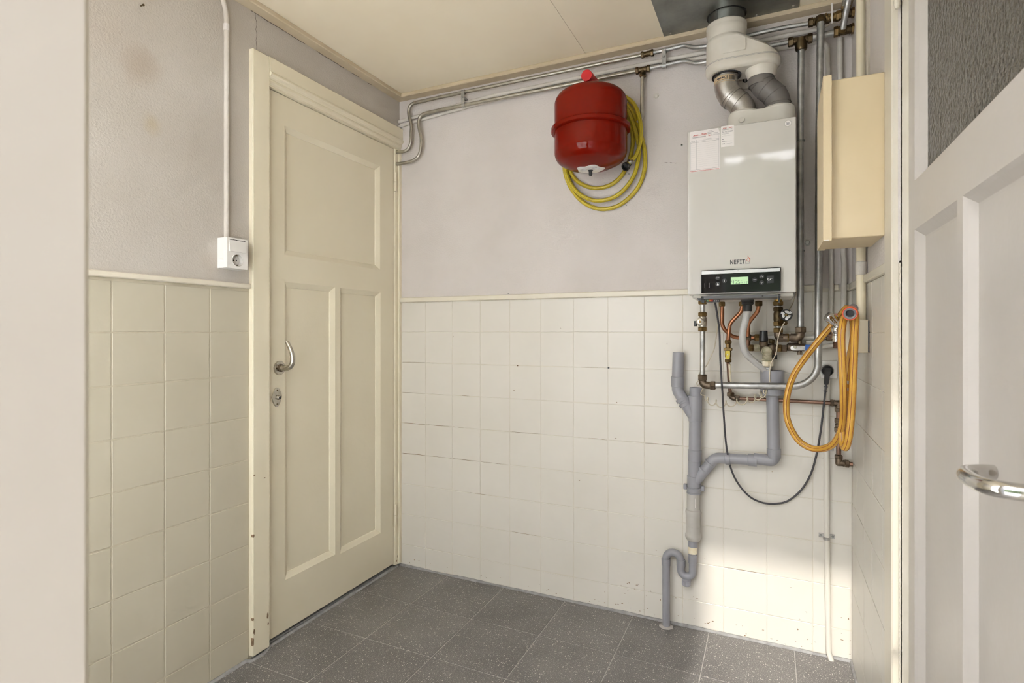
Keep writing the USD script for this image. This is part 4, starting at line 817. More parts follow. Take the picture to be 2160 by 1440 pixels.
vb = part(t, 'valve_body', cat_([lathe([(.012, -.022), (.015, -.014), (.0165, 0), (.015, .014), (.012, .022)], (x, Y, vz), (0, 0, 1), 20), lathe([(0, .0335), (.008, .0335), (.0135, .031), (.0140, .024), (.010, .018), (.010, .0)], (x - .006, Y, vz + .001), (0, -1, 0), 24)]), M['nickel'], 40)
part(vb, 'valve_boss', lathe([(0, .0025), (.0045, .002), (.005, 0)], (x - .006, Y - .0335, vz + .001), (0, -1, 0), 16), M['brass'], 40)
part(vb, 'lever', bx((x - .030, Y - .018, vz - .016), (x - .018, Y - .010, vz + .004), .002), M['black'])
ec = np.array([x, Y, (1.4543, -0.095, 0.9641)[2]])
b = part(t, 'elbow_fitting', tube(fillet([ec + [0, 0, .03], ec, ec + [.03, 0, 0]], .016), .0138, 18), M['brass_brown'], 50)
nutpart(b, ec + [.036, 0, 0], (1, 0, 0), .020, .0175, M['brass_brown'])

# copper pipe to the hot side
t = thing('copper_pipe', 'leftmost copper pipe under the boiler, bending right to a brass union', 'pipe', (1.5165, -0.08, 1.2335))
part(t, 'pipe', tube(fillet([(1.519, -0.08, 1.2758), (1.5178, -0.075, 1.1806), (1.5562, -0.055, 1.1417), (1.6449, -0.045, 1.142)], .045), .0072, 16), M['copper'], 60)
part(t, 'nut', hexnut((1.5173, -0.08, 1.267), (0, 0, 1), .017, .0132), M['brass'])
c = np.array((1.6241, -0.045, 1.1419))
b = part(t, 'union', cyl(c + [-.020, 0, 0], c + [.022, 0, 0], .0085, 16), M['brass_brown'], 50)
nutpart(b, c + [-.016, 0, 0], (1, 0, 0), .018, .0145, M['brass_brown']); nutpart(b, c + [.014, 0, 0], (1, 0, 0), .020, .0145, M['brass'])
part(t, 'painted_run', tube([(1.6448, -0.04, 1.1419), (1.7438, -0.026, 1.1423), (1.8125, -0.022, 1.1426), (1.8689, -0.022, 1.1479)], .0080, 16), M['tile'], 60, label='cream overpainted run behind the unions')
b = part(t, 'end_union', cyl((1.8631, -0.022, 1.1462), (1.8814, -0.03, 1.153), .0125, 16), M['copper_dull'], 40)
nutpart(b, (1.8704, -0.022, 1.1462), (1, 0, 0), .020, .0155, M['brass_brown'])

t = thing('gas_pipe', 'copper gas pipe with a yellow-handled valve and a long run to the right', 'pipe', (1.5389, -0.07, 1.1629))
part(t, 'pipe', tube(fillet([(1.5883, -0.08, 1.2777), (1.5866, -0.078, 1.2413), (1.5439, -0.07, 1.1929), (1.5376, -0.062, 1.124)], .04), .0072, 16), M['copper'], 60)
part(t, 'nut', hexnut((1.5867, -0.08, 1.2655), (0, 0, 1), .016, .0128), M['brass'])
gx = (1.5383, -0.06, 1.1009)[0]
def gz(v): return 1.1652 - (v - 698.7) * .00168
for v, L, r in ((722, .014, .0135), (763.5, .013, .0132)): part(t, 'nut', hexnut((gx, -.06, gz(v)), (0, 0, 1), L, r), M['brass'])
vb = part(t, 'gas_valve', cat_([cyl((gx, -.06, gz(760)), (gx, -.06, gz(726)), .0088, 16), bx((gx - .0145, -.07, gz(742)), (gx + .0145, -.05, gz(735)), .002), bx((gx - .011, -.072, gz(757)), (gx + .011, -.048, gz(741)), .003), cyl((gx, -.06, gz(749)), (gx, -.084, gz(749)), .005, 12)]), M['brass'])
part(vb, 'yellow_handle', ext(Polygon([(gx - .0075, gz(741.5)), (gx + .0075, gz(741.5)), (gx + .0085, gz(747)), (gx + .0068, gz(759.5)), (gx - .0068, gz(759.5)), (gx - .0085, gz(747))]), 'xz', -.092, -.083), M['yellow'], label='yellow tap handle')
part(vb, 'handle_screw', cat_([cyl((gx, -.0935, gz(749.5)), (gx, -.092, gz(749.5)), .0026, 12)]), M['steel'])
part(t, 'lower_pipe', tube([(gx - .0005, -.06, gz(768)), (gx + .002, -.05, gz(800)), (gx + .006, -.035, gz(838))], .0062, 14), M['copper_dull'], 60)
part(t, 'paint_patch', tube([(gx + .0042, -.0615, gz(771)), (gx + .0058, -.052, gz(800)), (gx + .0085, -.037, gz(830))], .0050, 10), M['teflon'], 60, label='white paint on the brown pipe')
gl_ = np.array([gx + .008, -.032, gz(848.5)])
b = part(t, 'elbow_fitting', tube(fillet([gl_ + [0, 0, .022], gl_, gl_ + [.03, 0, 0]], .012), .0095, 14), M['brass_brown'], 50)
nutpart(b, gl_ + [-.001, -.002, .014], (0, .1, 1), .016, .0145, M['brass_brown']); nutpart(b, gl_ + [.022, 0, 0], (1, 0, 0), .016, .0130, M['brass_brown'])
g1 = np.array((1.8915, -0.03, 0.9128))
part(t, 'long_run', cyl(gl_ + [.02, 0, 0], g1, .0068, 16), M['copper_dull'], 60)

t = thing('copper_pipe', 'copper pipe curving down behind the pale grey condensate hose', 'pipe', (1.6265, -0.08, 1.2147))
part(t, 'pipe', tube(fillet([(1.6432, -0.085, 1.2761), (1.6415, -0.08, 1.2403), (1.6068, -0.06, 1.1944), (1.6047, -0.045, 1.1189), (1.6054, -0.04, 1.1047), (1.6256, -0.04, 1.1041)], .04), .0072, 16), M['copper'], 60)
part(t, 'nut', hexnut((1.6432, -0.085, 1.2659), (0, 0, 1), .019, .0140), M['brass_dark'])
part(t, 'elbow_fitting', tube(fillet([(1.6048, -0.047, 1.1348), (1.6046, -0.042, 1.1039), (1.6288, -0.042, 1.1042)], .012), .0095, 14), M['copper_dull'], 50)
c = np.array((1.6168, -0.042, 1.104)); nutpart(t, c, (1, 0, 0), .017, .0142, M['brass'])

# boiler flow pipe with thermostatic valve
t = thing('radiator_valve', 'brass valve with a white and black thermostat dial right under the boiler', 'valve', (1.7059, -0.075, 1.231))
x = (1.7067, -0.072, 1.2141)[0]; Y = -.072
def rz(v): return P_z(v)
zz = {k: v[2] for k, v in dict(a=(1.706, -0.072, 1.2651), b=(1.706, -0.072, 1.2447), c=(1.706, -0.072, 1.2175), d=(1.706, -0.072, 1.1928), e=(1.706, -0.072, 1.1809), f=(1.706, -0.072, 1.1689), g=(1.706, -0.072, 1.1426)).items()}
part(t, 'pipe', cyl((x, Y, zz['a']), (x, Y, zz['f']), .0098, 18), M['galv'], 60)
part(t, 'boiler_union', cyl((x, Y, zz['a']), (x, Y, BZ0 - .004), .013, 16), M['brass_bright'], 40)
for k, L, r, mm in (('a', .016, .0185, 'brass'), ('b', .016, .0182, 'brass_dark'), ('d', .018, .018, 'brass'), ('f', .018, .0178, 'brass')): part(t, 'nut', hexnut((x, Y, zz[k]), (0, 0, 1), L, r), M[mm])
part(t, 'valve_body', cat_([lathe([(.012, -.024), (.0155, -.012), (.0155, .012), (.012, .024)], (x, Y, zz['c']), (0, 0, 1), 20)]), M['brass_dark'], 40)
dc = np.array((1.7316, -0.115, 1.2228)); da = unit(np.array([.10, -1, .06])); base = np.array([x + .004, Y, zz['c'] - .002])
part(t, 'valve_neck', cat_([cyl(base, dc - da * .012, .011, 16), cyl(np.array((1.7239, -0.09, 1.2084)), np.array((1.7223, -0.098, 1.194)), .0125, 16, .0145)]), M['brass'], 40)
dh = part(t, 'dial', lathe([(.012, -.030), (.0185, -.028), (.0205, -.012), (.0205, .0), (.0195, .002), (.012, .002), (0, .002)], dc, da, 32), M['black'], 40, label='black thermostat head')
uu, ww = perp(da)
def dial_arc(r0, r1, a0, a1, h): 
    n = 14; q = Polygon([(r1 * math.cos(a), r1 * math.sin(a)) for a in np.linspace(a0, a1, n)] + [(r0 * math.cos(a), r0 * math.sin(a)) for a in np.linspace(a1, a0, n)])
    m = trimesh.creation.extrude_polygon(q, h, engine='earcut'); v = m.vertices; m.vertices = dc + da * .002 + v[:, :1] * uu + v[:, 1:2] * ww + v[:, 2:] * da; return m
part(dh, 'white_scale', cat_([dial_arc(.006, .0145, a, a + 1.75, .0007) for a in (.2, 2.3, 4.4)] + [dial_arc(.0145, .0185, a, a + .5, .0007) for a in (.3, 2.4, 4.5)]), M['ink_white'])
part(dh, 'dial_hub', lathe([(0, .0045), (.0035, .004), (.0045, .002), (.0052, .0)], dc + da * .002, da, 18), M['brass'], 40)
b = part(t, 'elbow_fitting', tube(fillet([(x, Y, zz['f'] - .004), (x, Y, zz['g']), (x + .030, Y, zz['g'])], .016), .0142, 18), M['brass_brown'], 50)

# safety group on the cold feed
t = thing('safety_valve', 'brass inlet group with a tall black cap above the grey funnel', 'valve', (1.6656, -0.06, 1.1026))
CZ = (1.6687, -0.05, 1.104)[2]; cx = (1.6687, -0.05, 1.104)[0]; Y = -.05
part(t, 'cap', lathe([(0, 0), (.0145, 0), (.0150, .004), (.0150, .010), (.0135, .0375), (.0125, .0385), (0, .0385)], np.array((1.6586, -0.07, 1.1294)), (0, 0, 1), 28), M['black'], 40, 'ribbed black cap')
part(t, 'neck', cat_([cyl((1.6586, -0.066, 1.1164), (1.6586, -0.07, 1.1303), .0145, 20), cyl((1.6625, -0.058, 1.0938), (1.6594, -0.066, 1.1164), .0135, 20)]), M['brass_brown'], 40)
part(t, 'body', cat_([cyl((cx - .022, Y, CZ), (cx + .036, Y, CZ), .0115, 18), lathe([(.012, -.015), (.0165, -.010), (.0165, .010), (.012, .015)], (cx + .017, Y, CZ), (0, 0, 1), 20), cyl((cx + .017, Y, CZ - .03), (cx + .017, Y, CZ), .0105, 16)]), M['brass_brown'], 40)
oc = np.array((1.6689, -0.085, 1.0939))
part(t, 'tundish', cat_([lathe([(.0165, -.004), (.0178, .0), (.0165, .003), (.0140, .002), (.0132, -.012), (0, -.012)], oc, (-.05, -1, .12), 32), cyl(oc + [0, .03, 0], oc + [0, .004, 0], .0155, 24), cyl(oc + [.001, .012, .0], np.array((1.6711, -0.068, 1.0599)), .0165, 24)]), M['limescale'], 40, 'open limescaled ring')
part(t, 'flange', cat_([lathe([(.014, -.003), (.0195, -.002), (.0195, .002), (.0165, .006)], (1.6711, -0.068, 1.0616), (0, 0, 1), 28)]), M['limescale'], 40)
part(t, 'white_nut', hexnut((1.6727, -0.065, 1.0486), (0, 0, 1), .020, .0210), M['teflon'])
cz0 = np.array((1.6742, -0.06, 1.0389)); rib = [(.0095 + .0016 * (k % 2), -.0035 * k) for k in range(14)]
part(t, 'corrugated_tail', lathe(rib, cz0, (0, 0, 1), 20), M['condens'], 40)
part(t, 'side_plug', cat_([cyl((1.6953, -0.055, 1.065), (1.6953, -0.055, 1.0804), .0085, 16)]), M['black'], 40)
part(t, 'top_plug', cat_([hexnut((1.686, -0.055, 1.1285), (.2, 0, 1), .016, .011)]), M['brass_dark'])
for u_, r, mm in (((1.6369, -0.045, 1.1044), .0148, 'limescale'),): nutpart(t, u_, (1, 0, 0), .022, r, M[mm])
t = thing('ball_valve', 'ball valve with a steel lever gripped in blue, right of the inlet group', 'valve', (1.7659, -0.05, 1.1053))
Y = -.045; l0, l1 = np.array((1.7016, -0.045, 1.1043)), np.array((1.8037, -0.045, 1.1073))
part(t, 'pipe', cyl(l0, (1.8293, -0.04, 1.1092), .0085, 16), M['brass_brown'], 60)
for p_, L, r, mm in (((1.7109, -0.045, 1.1044), .016, .0148, 'brass'), ((1.7272, -0.045, 1.1038), .018, .0138, 'brass_brown')): part(t, 'nut', hexnut(p_, (1, 0, 0), L, r), M[mm])
vb = part(t, 'valve_body', cat_([lathe([(.010, -.030), (.0145, -.026), (.0145, -.014), (.0165, 0), (.0145, .014), (.0145, .026), (.010, .030)], (1.7646, -0.045, 1.1085), (1, 0, 0), 20), cyl((1.7767, -0.045, 1.0815), (1.7767, -0.045, 1.1358), .0075, 14), bx(np.array((1.7767, -0.045, 1.0883)) + [-.008, -.007, -.007], np.array((1.7767, -0.045, 1.0883)) + [.008, .007, .004], .001)]), M['brass_brown'], 40)
h0, h1, h2 = np.array((1.7545, -0.075, 1.1058)), np.array((1.793, -0.08, 1.1064)), np.array((1.8179, -0.08, 1.1092))
part(vb, 'lever', cat_([hull(cyl(h0 + [0, -.0015, 0], h0 + [0, .0015, 0], .0085, 16), bx(h0 + [.008, -.0015, -.0075], h1 + [.001, .0015, .0075]))]), M['steel'], label='bare steel lever')
part(vb, 'lever_nut', cat_([hexnut(np.array((1.7604, -0.078, 1.1102)), (0, 1, 0), .010, .0062), cyl(np.array((1.7603, -0.08, 1.1102)), np.array((1.7616, -0.045, 1.1093)), .004, 10)]), M['nickel'])
part(vb, 'blue_grip', bx(h1 + [-.001, -.0035, -.0090], h2 + [.002, .0035, .0090], .002), M['blue'], label='blue plastic grip')
part(t, 'painted_run', tube([(1.8263, -0.04, 1.1091), (1.849, -0.032, 1.1109), (1.8894, -0.022, 1.117)], .0078, 16), M['tile'], 60, label='cream overpainted run to the right')
b = part(t, 'end_nut', hexnut((1.8923, -0.022, 1.1178), (1, 0, -.02), .020, .0140), M['copper_dull'])
t = thing('painted_pipe', 'cream overpainted pipe crossing behind the chrome tap, above the ball valve run', 'pipe', (1.8577, -0.015, 1.1275))
part(t, 'pipe', tube([(1.7979, -0.0135, 1.1253), (1.8504, -0.0135, 1.1257), (1.9018, -0.0135, 1.132), (1.9221, -0.0135, 1.1346)], .0085, 16), M['tile'], 60)

# ---------------------------------------------------------------- drains
t = thing('drain_funnel', 'grey plastic funnel pipe that drops to an elbow and joins the main drain', 'drain pipe', (1.6876, -0.042, 0.9724))
fx = (1.6876, -0.042, 0.9794)[0]; fz1 = (1.6876, -0.042, 1.0227)[2]; fz0 = (1.6876, -0.042, 0.9343)[2]
part(t, 'funnel', lathe([(.020, fz0 - .004), (.0385, fz0), (.0400, fz0 + .012), (.0402, fz1), (.0370, fz1), (.0365, fz0 + .015), (.018, fz0 + .004), (0, fz0 + .004)], (fx, -.042, 0), (0, 0, 1), 40), M['pvc_grey'], 40)
px = (1.6931, -0.04, 0.8166)[0]
ez = (1.6923, -0.04, 0.6919)[2]
part(t, 'pipe', tube([(fx, -.042, fz0), (px, -.040, (1.6923, -0.04, 0.7196)[2] - .005)], .0208, 24), M['pvc_grey'], 60)
sx = (1.6416, -0.04, 0.6887)[0]
b = part(t, 'elbow', tube(fillet([(px, -.04, ez + .03), (px, -.04, ez), ((1.6256, -0.04, 0.6871)[0], -.04, ez + .003)], .028, 10), .0205, 24), M['pvc_grey'], 60)
part(b, 'socket', lathe([(.0200, 0), (.0228, .0005), (.0232, .033), (.0205, .034)], (px, -.04, ez + .012), (0, 0, 1), 32), M['pvc_grey'], 40)
j = [np.array(p) for p in [(1.6352, -0.04, 0.6872), (1.5964, -0.04, 0.6878), (1.5437, -0.04, 0.6862), (1.4847, -0.04, 0.6824), (1.4539, -0.04, 0.6467), (1.4209, -0.04, 0.5903)]]
part(t, 'pipe', tube(j[:3], .0192, 24), M['pvc_grey'], 60)
part(t, 'socket', lathe([(.0195, -.016), (.0222, -.015), (.0222, .015), (.0195, .016)], (1.6207, -0.04, 0.6884), j[0] - j[1], 32), M['pvc_grey'], 40)
bb = part(t, 'bend', tube(fillet([j[2] + [.001, 0, 0], j[3] + [.006, 0, .002], j[5]], .035, 8), .0200, 24), M['pvc_grey'], 60)
for p_, d_ in (((1.527, -0.04, 0.6846), j[2] - j[3]), ((1.4711, -0.04, 0.6611), j[3] - j[5]), ((1.447, -0.04, 0.6333), j[3] - j[5])): part(bb, 'socket', lathe([(.0198, -.001), (.0222, 0), (.0222, .016 if p_[0] > 1.5 else .004), (.0198, .017 if p_[0] > 1.5 else .005)], p_, d_, 32), M['pvc_grey'], 40)

t = thing('drain_pipe', 'main grey drain with a side standpipe and a trap running down to the floor', 'drain pipe', (1.4169, -0.036, 0.7961))
def dp(u, v, Y=-.036): return None
top = np.array((1.4198, -0.038, 0.9486)); a_ = np.array((1.4179, -0.037, 0.8146)); b_ = np.array((1.4134, -0.036, 0.5389))
part(t, 'main_pipe', cat_([tube([top - [0, 0, .016], a_, b_], .0228, 28)]), M['pvc_grey'], 60)
part(t, 'open_top', pipe_open(top - [0, 0, .02], top, .0228, .003, 28, .018), M['pvc_grey'], 40)
def sock(p, r, L, m='pvc_grey', ax=(0, 0, 1), parent=None): return part(parent or t, 'socket', lathe([(r - .002, -L / 2 - .001), (r, -L / 2), (r + .0004, L / 2), (r - .002, L / 2 + .001)], p, ax, 32), M[m], 40)
for p_, L in (((1.4179, -0.037, 0.8678), .098), ((1.416, -0.036, 0.686), .042), ((1.4134, -0.036, 0.5756), .060)): sock(p_, .0250, L)
br = fillet([(1.3515, -0.038, 0.9772), (1.3524, -0.038, 0.9327), (1.4153, -0.037, 0.8328)], .040, 8)
b = part(t, 'branch', tube(br, .0220, 24), M['pvc_grey'], 60)
for p_, L in (((1.352, -0.038, 0.968), .038),): sock(p_, .0240, L, parent=b)
for p_ in ((1.3712, -0.038, 0.8948), (1.3836, -0.038, 0.877)): part(b, 'socket', lathe([(.0215, -.001), (.0235, 0), (.0235, .012), (.0215, .013)], p_, np.array((1.3523, -0.037, 0.9326)) - np.array((1.4153, -0.037, 0.8328)), 32), M['pvc_grey'], 40)
sp0 = np.array((1.352, -0.038, 0.968)); sp1 = np.array((1.3551, -0.038, 1.0831))
part(t, 'standpipe', pipe_open(sp0, sp1, .0218, .0025, 28, .03), M['pvc_grey'], 40)
cl0 = np.array((1.4134, -0.036, 0.5518))
k = part(t, 'pipe_clamp', cat_([lathe([(.0235, -.014), (.0275, -.013), (.0275, -.007), (.0260, -.006), (.0260, .006), (.0275, .007), (.0275, .011), (.0235, .012)], cl0, (0, 0, 1), 32)]), M['pvc_grey'], 40)
for sx_ in (-1, 1): part(k, 'clamp_lug', bx(cl0 + [sx_ * .026, -.008, .000], cl0 + [sx_ * .039, .008, .020], .002), M['pvc_grey'])
lo0, lo1 = np.array((1.4117, -0.036, 0.535)), np.array((1.4099, -0.036, 0.3659))
def lz(v): return 1.1652 - (v - 698.7) / 1173.2 * (2.0)
R_ = .0235
lp = [(R_ * .8, 0)] 
z_of = {k_: v_[2] for k_, v_ in dict(a=(1.4117, -0.036, 0.5387), b=(1.4117, -0.036, 0.4763), c=(1.4117, -0.036, 0.4671), d=(1.4117, -0.036, 0.4561), e=(1.4099, -0.036, 0.4136), f=(1.4099, -0.036, 0.3861), g=(1.4099, -0.036, 0.3732), h=(1.4099, -0.036, 0.3585)).items()}
part(t, 'expansion_sleeve', lathe([(.0238, z_of['a']), (.0238, z_of['b']), (.0278, z_of['b'] - .003), (.0298, z_of['c']), (.0278, z_of['d']), (.0265, z_of['d'] - .004), (.0265, z_of['e']), (.0259, z_of['e'] - .001), (.0265, z_of['e'] - .002), (.0265, z_of['f']), (.0298, z_of['f'] - .006), (.0305, z_of['g']), (.0285, z_of['g'] - .008), (.0245, z_of['h']), (.015, z_of['h'] - .002)], (lo0[0] * .5 + lo1[0] * .5, -.036, 0), (0, 0, 1), 36), M['pvc_light'], 30, 'pale grey expansion sleeve')
part(t, 'seam_line', bx((lo0[0] + .008, -.0602, z_of['b'] + .012), (lo0[0] + .0095, -.0575, z_of['a'] - .012)), M['sticker'])
tr = [np.array(p) for p in [(1.4088, -0.034, 0.3613), (1.4079, -0.034, 0.2509), (1.3831, -0.034, 0.1984), (1.3635, -0.034, 0.2393), (1.3644, -0.034, 0.2802), (1.3356, -0.034, 0.2977), (1.3073, -0.034, 0.2629), (1.3067, -0.03, -0.0034)]]
z1_ = tr[0][2]; RT = .0146
part(t, 'trap_inlet', cyl(tr[0], (1.4084, -0.034, 0.3319), .0182, 24), M['pvc_grey'], 60)
part(t, 'joint_band', cyl((1.4084, -0.034, 0.3337), (1.4082, -0.034, 0.3061), .0172, 24), M['teflon'], 60, 'whitish cemented joint')
xr, xm, xl = tr[1][0], tr[3][0], tr[6][0]
zb_ = (1.3831, -0.034, 0.2114)[2]; ztp = (1.3347, -0.034, 0.2975)[2]; rU = (xr - xm) / 2
def arc(c, r, a0, a1, n=12): return [np.array([c[0] + r * math.cos(a), -.034, c[1] + r * math.sin(a)]) for a in np.linspace(a0, a1, n)]
uz = (1.3885, -0.034, 0.2345)[2]; tz = (1.3347, -0.034, 0.2677)[2]; rT = (xm - xl) / 2
b = part(t, 'trap', tube([np.array([xr, -.034, (1.4079, -0.034, 0.3079)[2]])] + arc(((xr + xm) / 2, uz), rU, 0, -np.pi) + [np.array([xm, -.034, (1.3635, -0.034, 0.2541)[2]])], RT, 24), M['pvc_grey'], 60)
part(b, 'socket', lathe([(RT, -.017), (RT + .0018, -.016), (RT + .0022, .016), (RT, .017)], (1.4082, -0.034, 0.284), (0, 0, 1), 28), M['pvc_grey'], 40)
part(b, 'cleaning_cap', lathe([(0, -.020), (.015, -.020), (.017, -.017), (.0175, .0), (.013, .004), (.010, .012)], ((xr + xm) / 2 - .001, -.034, uz - rU - RT - .001), (0, 0, 1), 16), M['pvc_grey'])
b = part(t, 'top_bend', tube([np.array([xm, -.034, (1.3635, -0.034, 0.2504)[2]])] + arc(((xl + xm) / 2, tz), rT, 0, np.pi, 14) + [np.array([xl, -.034, (1.3073, -0.034, 0.2442)[2]])], RT, 24), M['pvc_grey'], 60)
for p_, L in (((1.364, -0.034, 0.2598), .026), ((1.3073, -0.034, 0.2554), .028)): part(b, 'socket', lathe([(RT, -L / 2), (RT + .002, -L / 2), (RT + .0026, L / 2), (RT, L / 2)], p_, (0, 0, 1), 28), M['pvc_grey'], 40)
part(t, 'floor_pipe', cyl((xl, -.034, (1.3073, -0.034, 0.2517)[2]), (xl + .0005, -.034, -.004), RT, 24), M['pvc_grey'], 60)
part(t, 'cement_foot', lathe([(0, .004), (.018, .004), (.026, .001), (.03, -.002)], (xl, -.034, 0), (0, 0, 1), 16), M['grout'])

t = thing('condensate_hose', 'thick pale grey hose from a black rubber cuff down into the funnel', 'hose', (1.6041, -0.12, 1.163))
ch = spline([(1.6085, -0.16, 1.2732), (1.6078, -0.16, 1.2465), (1.602, -0.15, 1.21), (1.5921, -0.135, 1.163), (1.5915, -0.12, 1.1203), (1.602, -0.105, 1.0858), (1.6251, -0.085, 1.0597), (1.6515, -0.066, 1.0352), (1.6734, -0.05, 1.0106)], 6)
part(t, 'hose', tube(ch, .0120, 20), M['condens'], 60)
part(t, 'rubber_cuff', lathe([(.014, .0), (.0215, .001), (.0215, .010), (.0190, .013), (.0205, .018), (.0180, .022), (.0150, .024), (.0155, .034), (.0140, .046), (.0125, .046)], (1.6085, -0.16, 1.2815), (0, 0, -1), 28), M['rubber'], 40, 'ribbed black rubber cuff')

# ---------------------------------------------------------------- cables
pc = spline([(1.5034, -0.2, 1.2736), (1.5096, -0.18, 1.2221), (1.5145, -0.15, 1.163), (1.5165, -0.135, 1.0597), (1.5198, -0.125, 0.9902), (1.5227, -0.12, 0.9379), (1.5255, -0.09, 0.8474), (1.5317, -0.06, 0.7371), (1.5454, -0.04, 0.6543), (1.5697, -0.03, 0.5957), (1.6089, -0.022, 0.5485), (1.6525, -0.018, 0.5291), (1.6972, -0.016, 0.5299), (1.7395, -0.016, 0.5458), (1.7826, -0.016, 0.5909), (1.8128, -0.018, 0.6513), (1.8306, -0.02, 0.7216), (1.8434, -0.028, 0.8088), (1.8518, -0.034, 0.8943), (1.8575, -0.036, 0.9536), (1.8597, -0.036, 0.9821)], 6)
t = thing('power_cable', 'dark power cable looping low across the tiles from boiler to socket', 'cable', pc[60])
part(t, 'cable', tube(pc, .0034, 10), M['cable'], 60)
pl = np.array((1.864, -0.02, 1.0265))
k = part(t, 'plug', cat_([lathe([(0, .030), (.012, .029), (.0175, .024), (.0185, .012), (.0185, .0)], (pl[0], -.016, pl[2]), (0, -1, 0), 28)]), M['black'], 40, 'black angled plug')
part(k, 'plug_neck', hull(bx((pl[0] - .009, -.052, pl[2] - .002), (pl[0] + .009, -.034, pl[2] + .010)), bx(np.array(pc[-1]) + [-.0065, -.008, -.004], np.array(pc[-1]) + [.0065, .006, .004])), M['black'])
for i in (1, 2): part(k, 'strain_relief', lathe([(.004, -.0015), (.0068, -.001), (.0068, .001), (.004, .0015)], pc[-1 - i * 3], pc[-1] - pc[-6], 14), M['black'])
sk0 = np.array((1.8705, -0.012, 1.0295))
t = thing('wall_socket', 'white socket plate behind the black plug', 'socket', sk0)
part(t, 'plate', rbox((sk0[0] - .0255, -.0155, sk0[2] - .031), (sk0[0] + .0255, -.0004, sk0[2] + .031), .002), M['plate'], 40)
part(t, 'socket_ring', lathe([(.0195, 0), (.0215, .0015), (.0225, 0)], (pl[0], -.0155, pl[2]), (0, -1, 0), 32), M['plate'], 40)
w_ = spline([(1.5144, -0.2, 1.2684), (1.5144, -0.17, 1.2393), (1.5072, -0.13, 1.1975), (1.5015, -0.11, 1.1525), (1.4924, -0.1, 1.1014), (1.4812, -0.095, 1.0747), (1.4664, -0.08, 1.0417), (1.4523, -0.075, 1.0232), (1.4381, -0.07, 1.0081), (1.4329, -0.07, 0.9953), (1.4381, -0.07, 0.9829), (1.4278, -0.07, 0.9717), (1.4295, -0.07, 0.9609), (1.4438, -0.075, 0.9637), (1.4473, -0.06, 0.9463), (1.4399, -0.055, 0.9274), (1.4514, -0.05, 0.9202)], 5)
t = thing('sensor_wire', 'cream coiled wire hanging in a slack spiral beside the main drain', 'wire', (1.5277, -0.05, 0.899))
n = 220; tt_ = np.linspace(0, 1, n); ctr = spline([(1.452, -0.055, 0.9208), (1.4695, -0.06, 0.9024), (1.5121, -0.065, 0.8928), (1.5616, -0.065, 0.9008), (1.6101, -0.062, 0.9135), (1.642, -0.06, 0.9271), (1.6611, -0.084, 0.9425), (1.6689, -0.087, 0.9551)], 8)
ci = np.stack([np.interp(tt_, np.linspace(0, 1, len(ctr)), ctr[:, k]) for k in range(3)], 1); ph = tt_ * 2 * np.pi * 9.5; amp = .0125 * np.clip(np.sin(tt_ * np.pi) * 2.2, .15, 1)
ci = ci + np.stack([np.cos(ph) * amp * .55, np.cos(ph) * amp * .35, np.sin(ph) * amp], 1)
part(t, 'straight_lead', tube(w_, .0017, 6), M['cable_cream'], 60)
part(t, 'coil', tube(np.vstack([w_[-1], ci]), .0021, 6), M['cable_cream'], 60)
w2_ = spline([(1.7656, -0.02, 1.3041), (1.7538, -0.05, 1.2651), (1.7407, -0.085, 1.2386), (1.7296, -0.105, 1.2047), (1.7191, -0.105, 1.1831), (1.7117, -0.1, 1.163), (1.7057, -0.095, 1.1361), (1.7011, -0.092, 1.0955), (1.695, -0.092, 1.0751), (1.6843, -0.09, 1.0528), (1.6797, -0.088, 1.0271), (1.6789, -0.088, 1.0015), (1.6797, -0.085, 0.9826)], 6)
t = thing('sensor_wire', 'cream wire running past the thermostat dial down over the funnel rim', 'wire', (1.7042, -0.095, 1.1293))
part(t, 'wire', tube(w2_, .0019, 8), M['cable_cream'], 60)
w3 = spline([(2.0002, -0.05, 2.2765), (1.9384, -0.07, 2.2552), (1.9244, -0.07, 2.2472), (1.8982, -0.05, 2.2365), (1.8782, -0.05, 2.242), (1.8558, -0.04, 2.2356), (1.83, -0.03, 2.2143), (1.8071, -0.012, 2.2041), (1.7938, -0.004, 2.1849)][1:], 6)
t = thing('sensor_wire', 'thin cream wire tied along the brass fittings near the ceiling', 'wire', (1.8782, -0.05, 2.242))
part(t, 'wire', tube(w3, .0014, 6), M['cable_cream'], 60)
part(t, 'wire_strap', bx(np.array((1.8727, -0.088, 2.2226)) - [.0014, .0006, 0], np.array((1.8741, -0.088, 2.294)) + [.0014, .0006, 0]), M['sticker'])

# ---------------------------------------------------------------- water tap, amber hose, lower copper fittings
t = thing('wall_tap', 'chrome wall tap with a slanted cap handle in the right corner', 'tap', (1.8633, -0.33, 1.1633))
tp = [np.array(p) for p in [(1.8646, -0.33, 1.1402), (1.8633, -0.33, 1.1561), (1.8631, -0.332, 1.172), (1.8701, -0.338, 1.1878), (1.8593, -0.346, 1.1963)]]
part(t, 'spout', lathe([(0, -.006), (.0118, -.006), (.0118, .002), (.0138, .003), (.0138, .011), (.0110, .013), (.0110, .018), (.0128, .020), (.0128, .025), (.0098, .027)], tp[0], (0, 0, 1), 28), M['chrome'], 40)
part(t, 'body', cat_([lathe([(0, -.015), (.009, -.013), (.0138, -.005), (.0146, .002), (.0128, .009), (.007, .0138), (0, .015)], tp[2] + [0, 0, -.002], (0, 0, 1), 28), tube(spline([tp[2] + [.002, -.002, .006], tp[3] + [-.002, 0, 0], np.array((1.8593, -0.346, 1.1963))], 6), .0105, 20)]), M['chrome'], 40)
hd_ = unit(np.array((1.8413, -0.352, 1.2086)) - np.array((1.8607, -0.345, 1.1949))); hb = np.array((1.8605, -0.347, 1.1949))
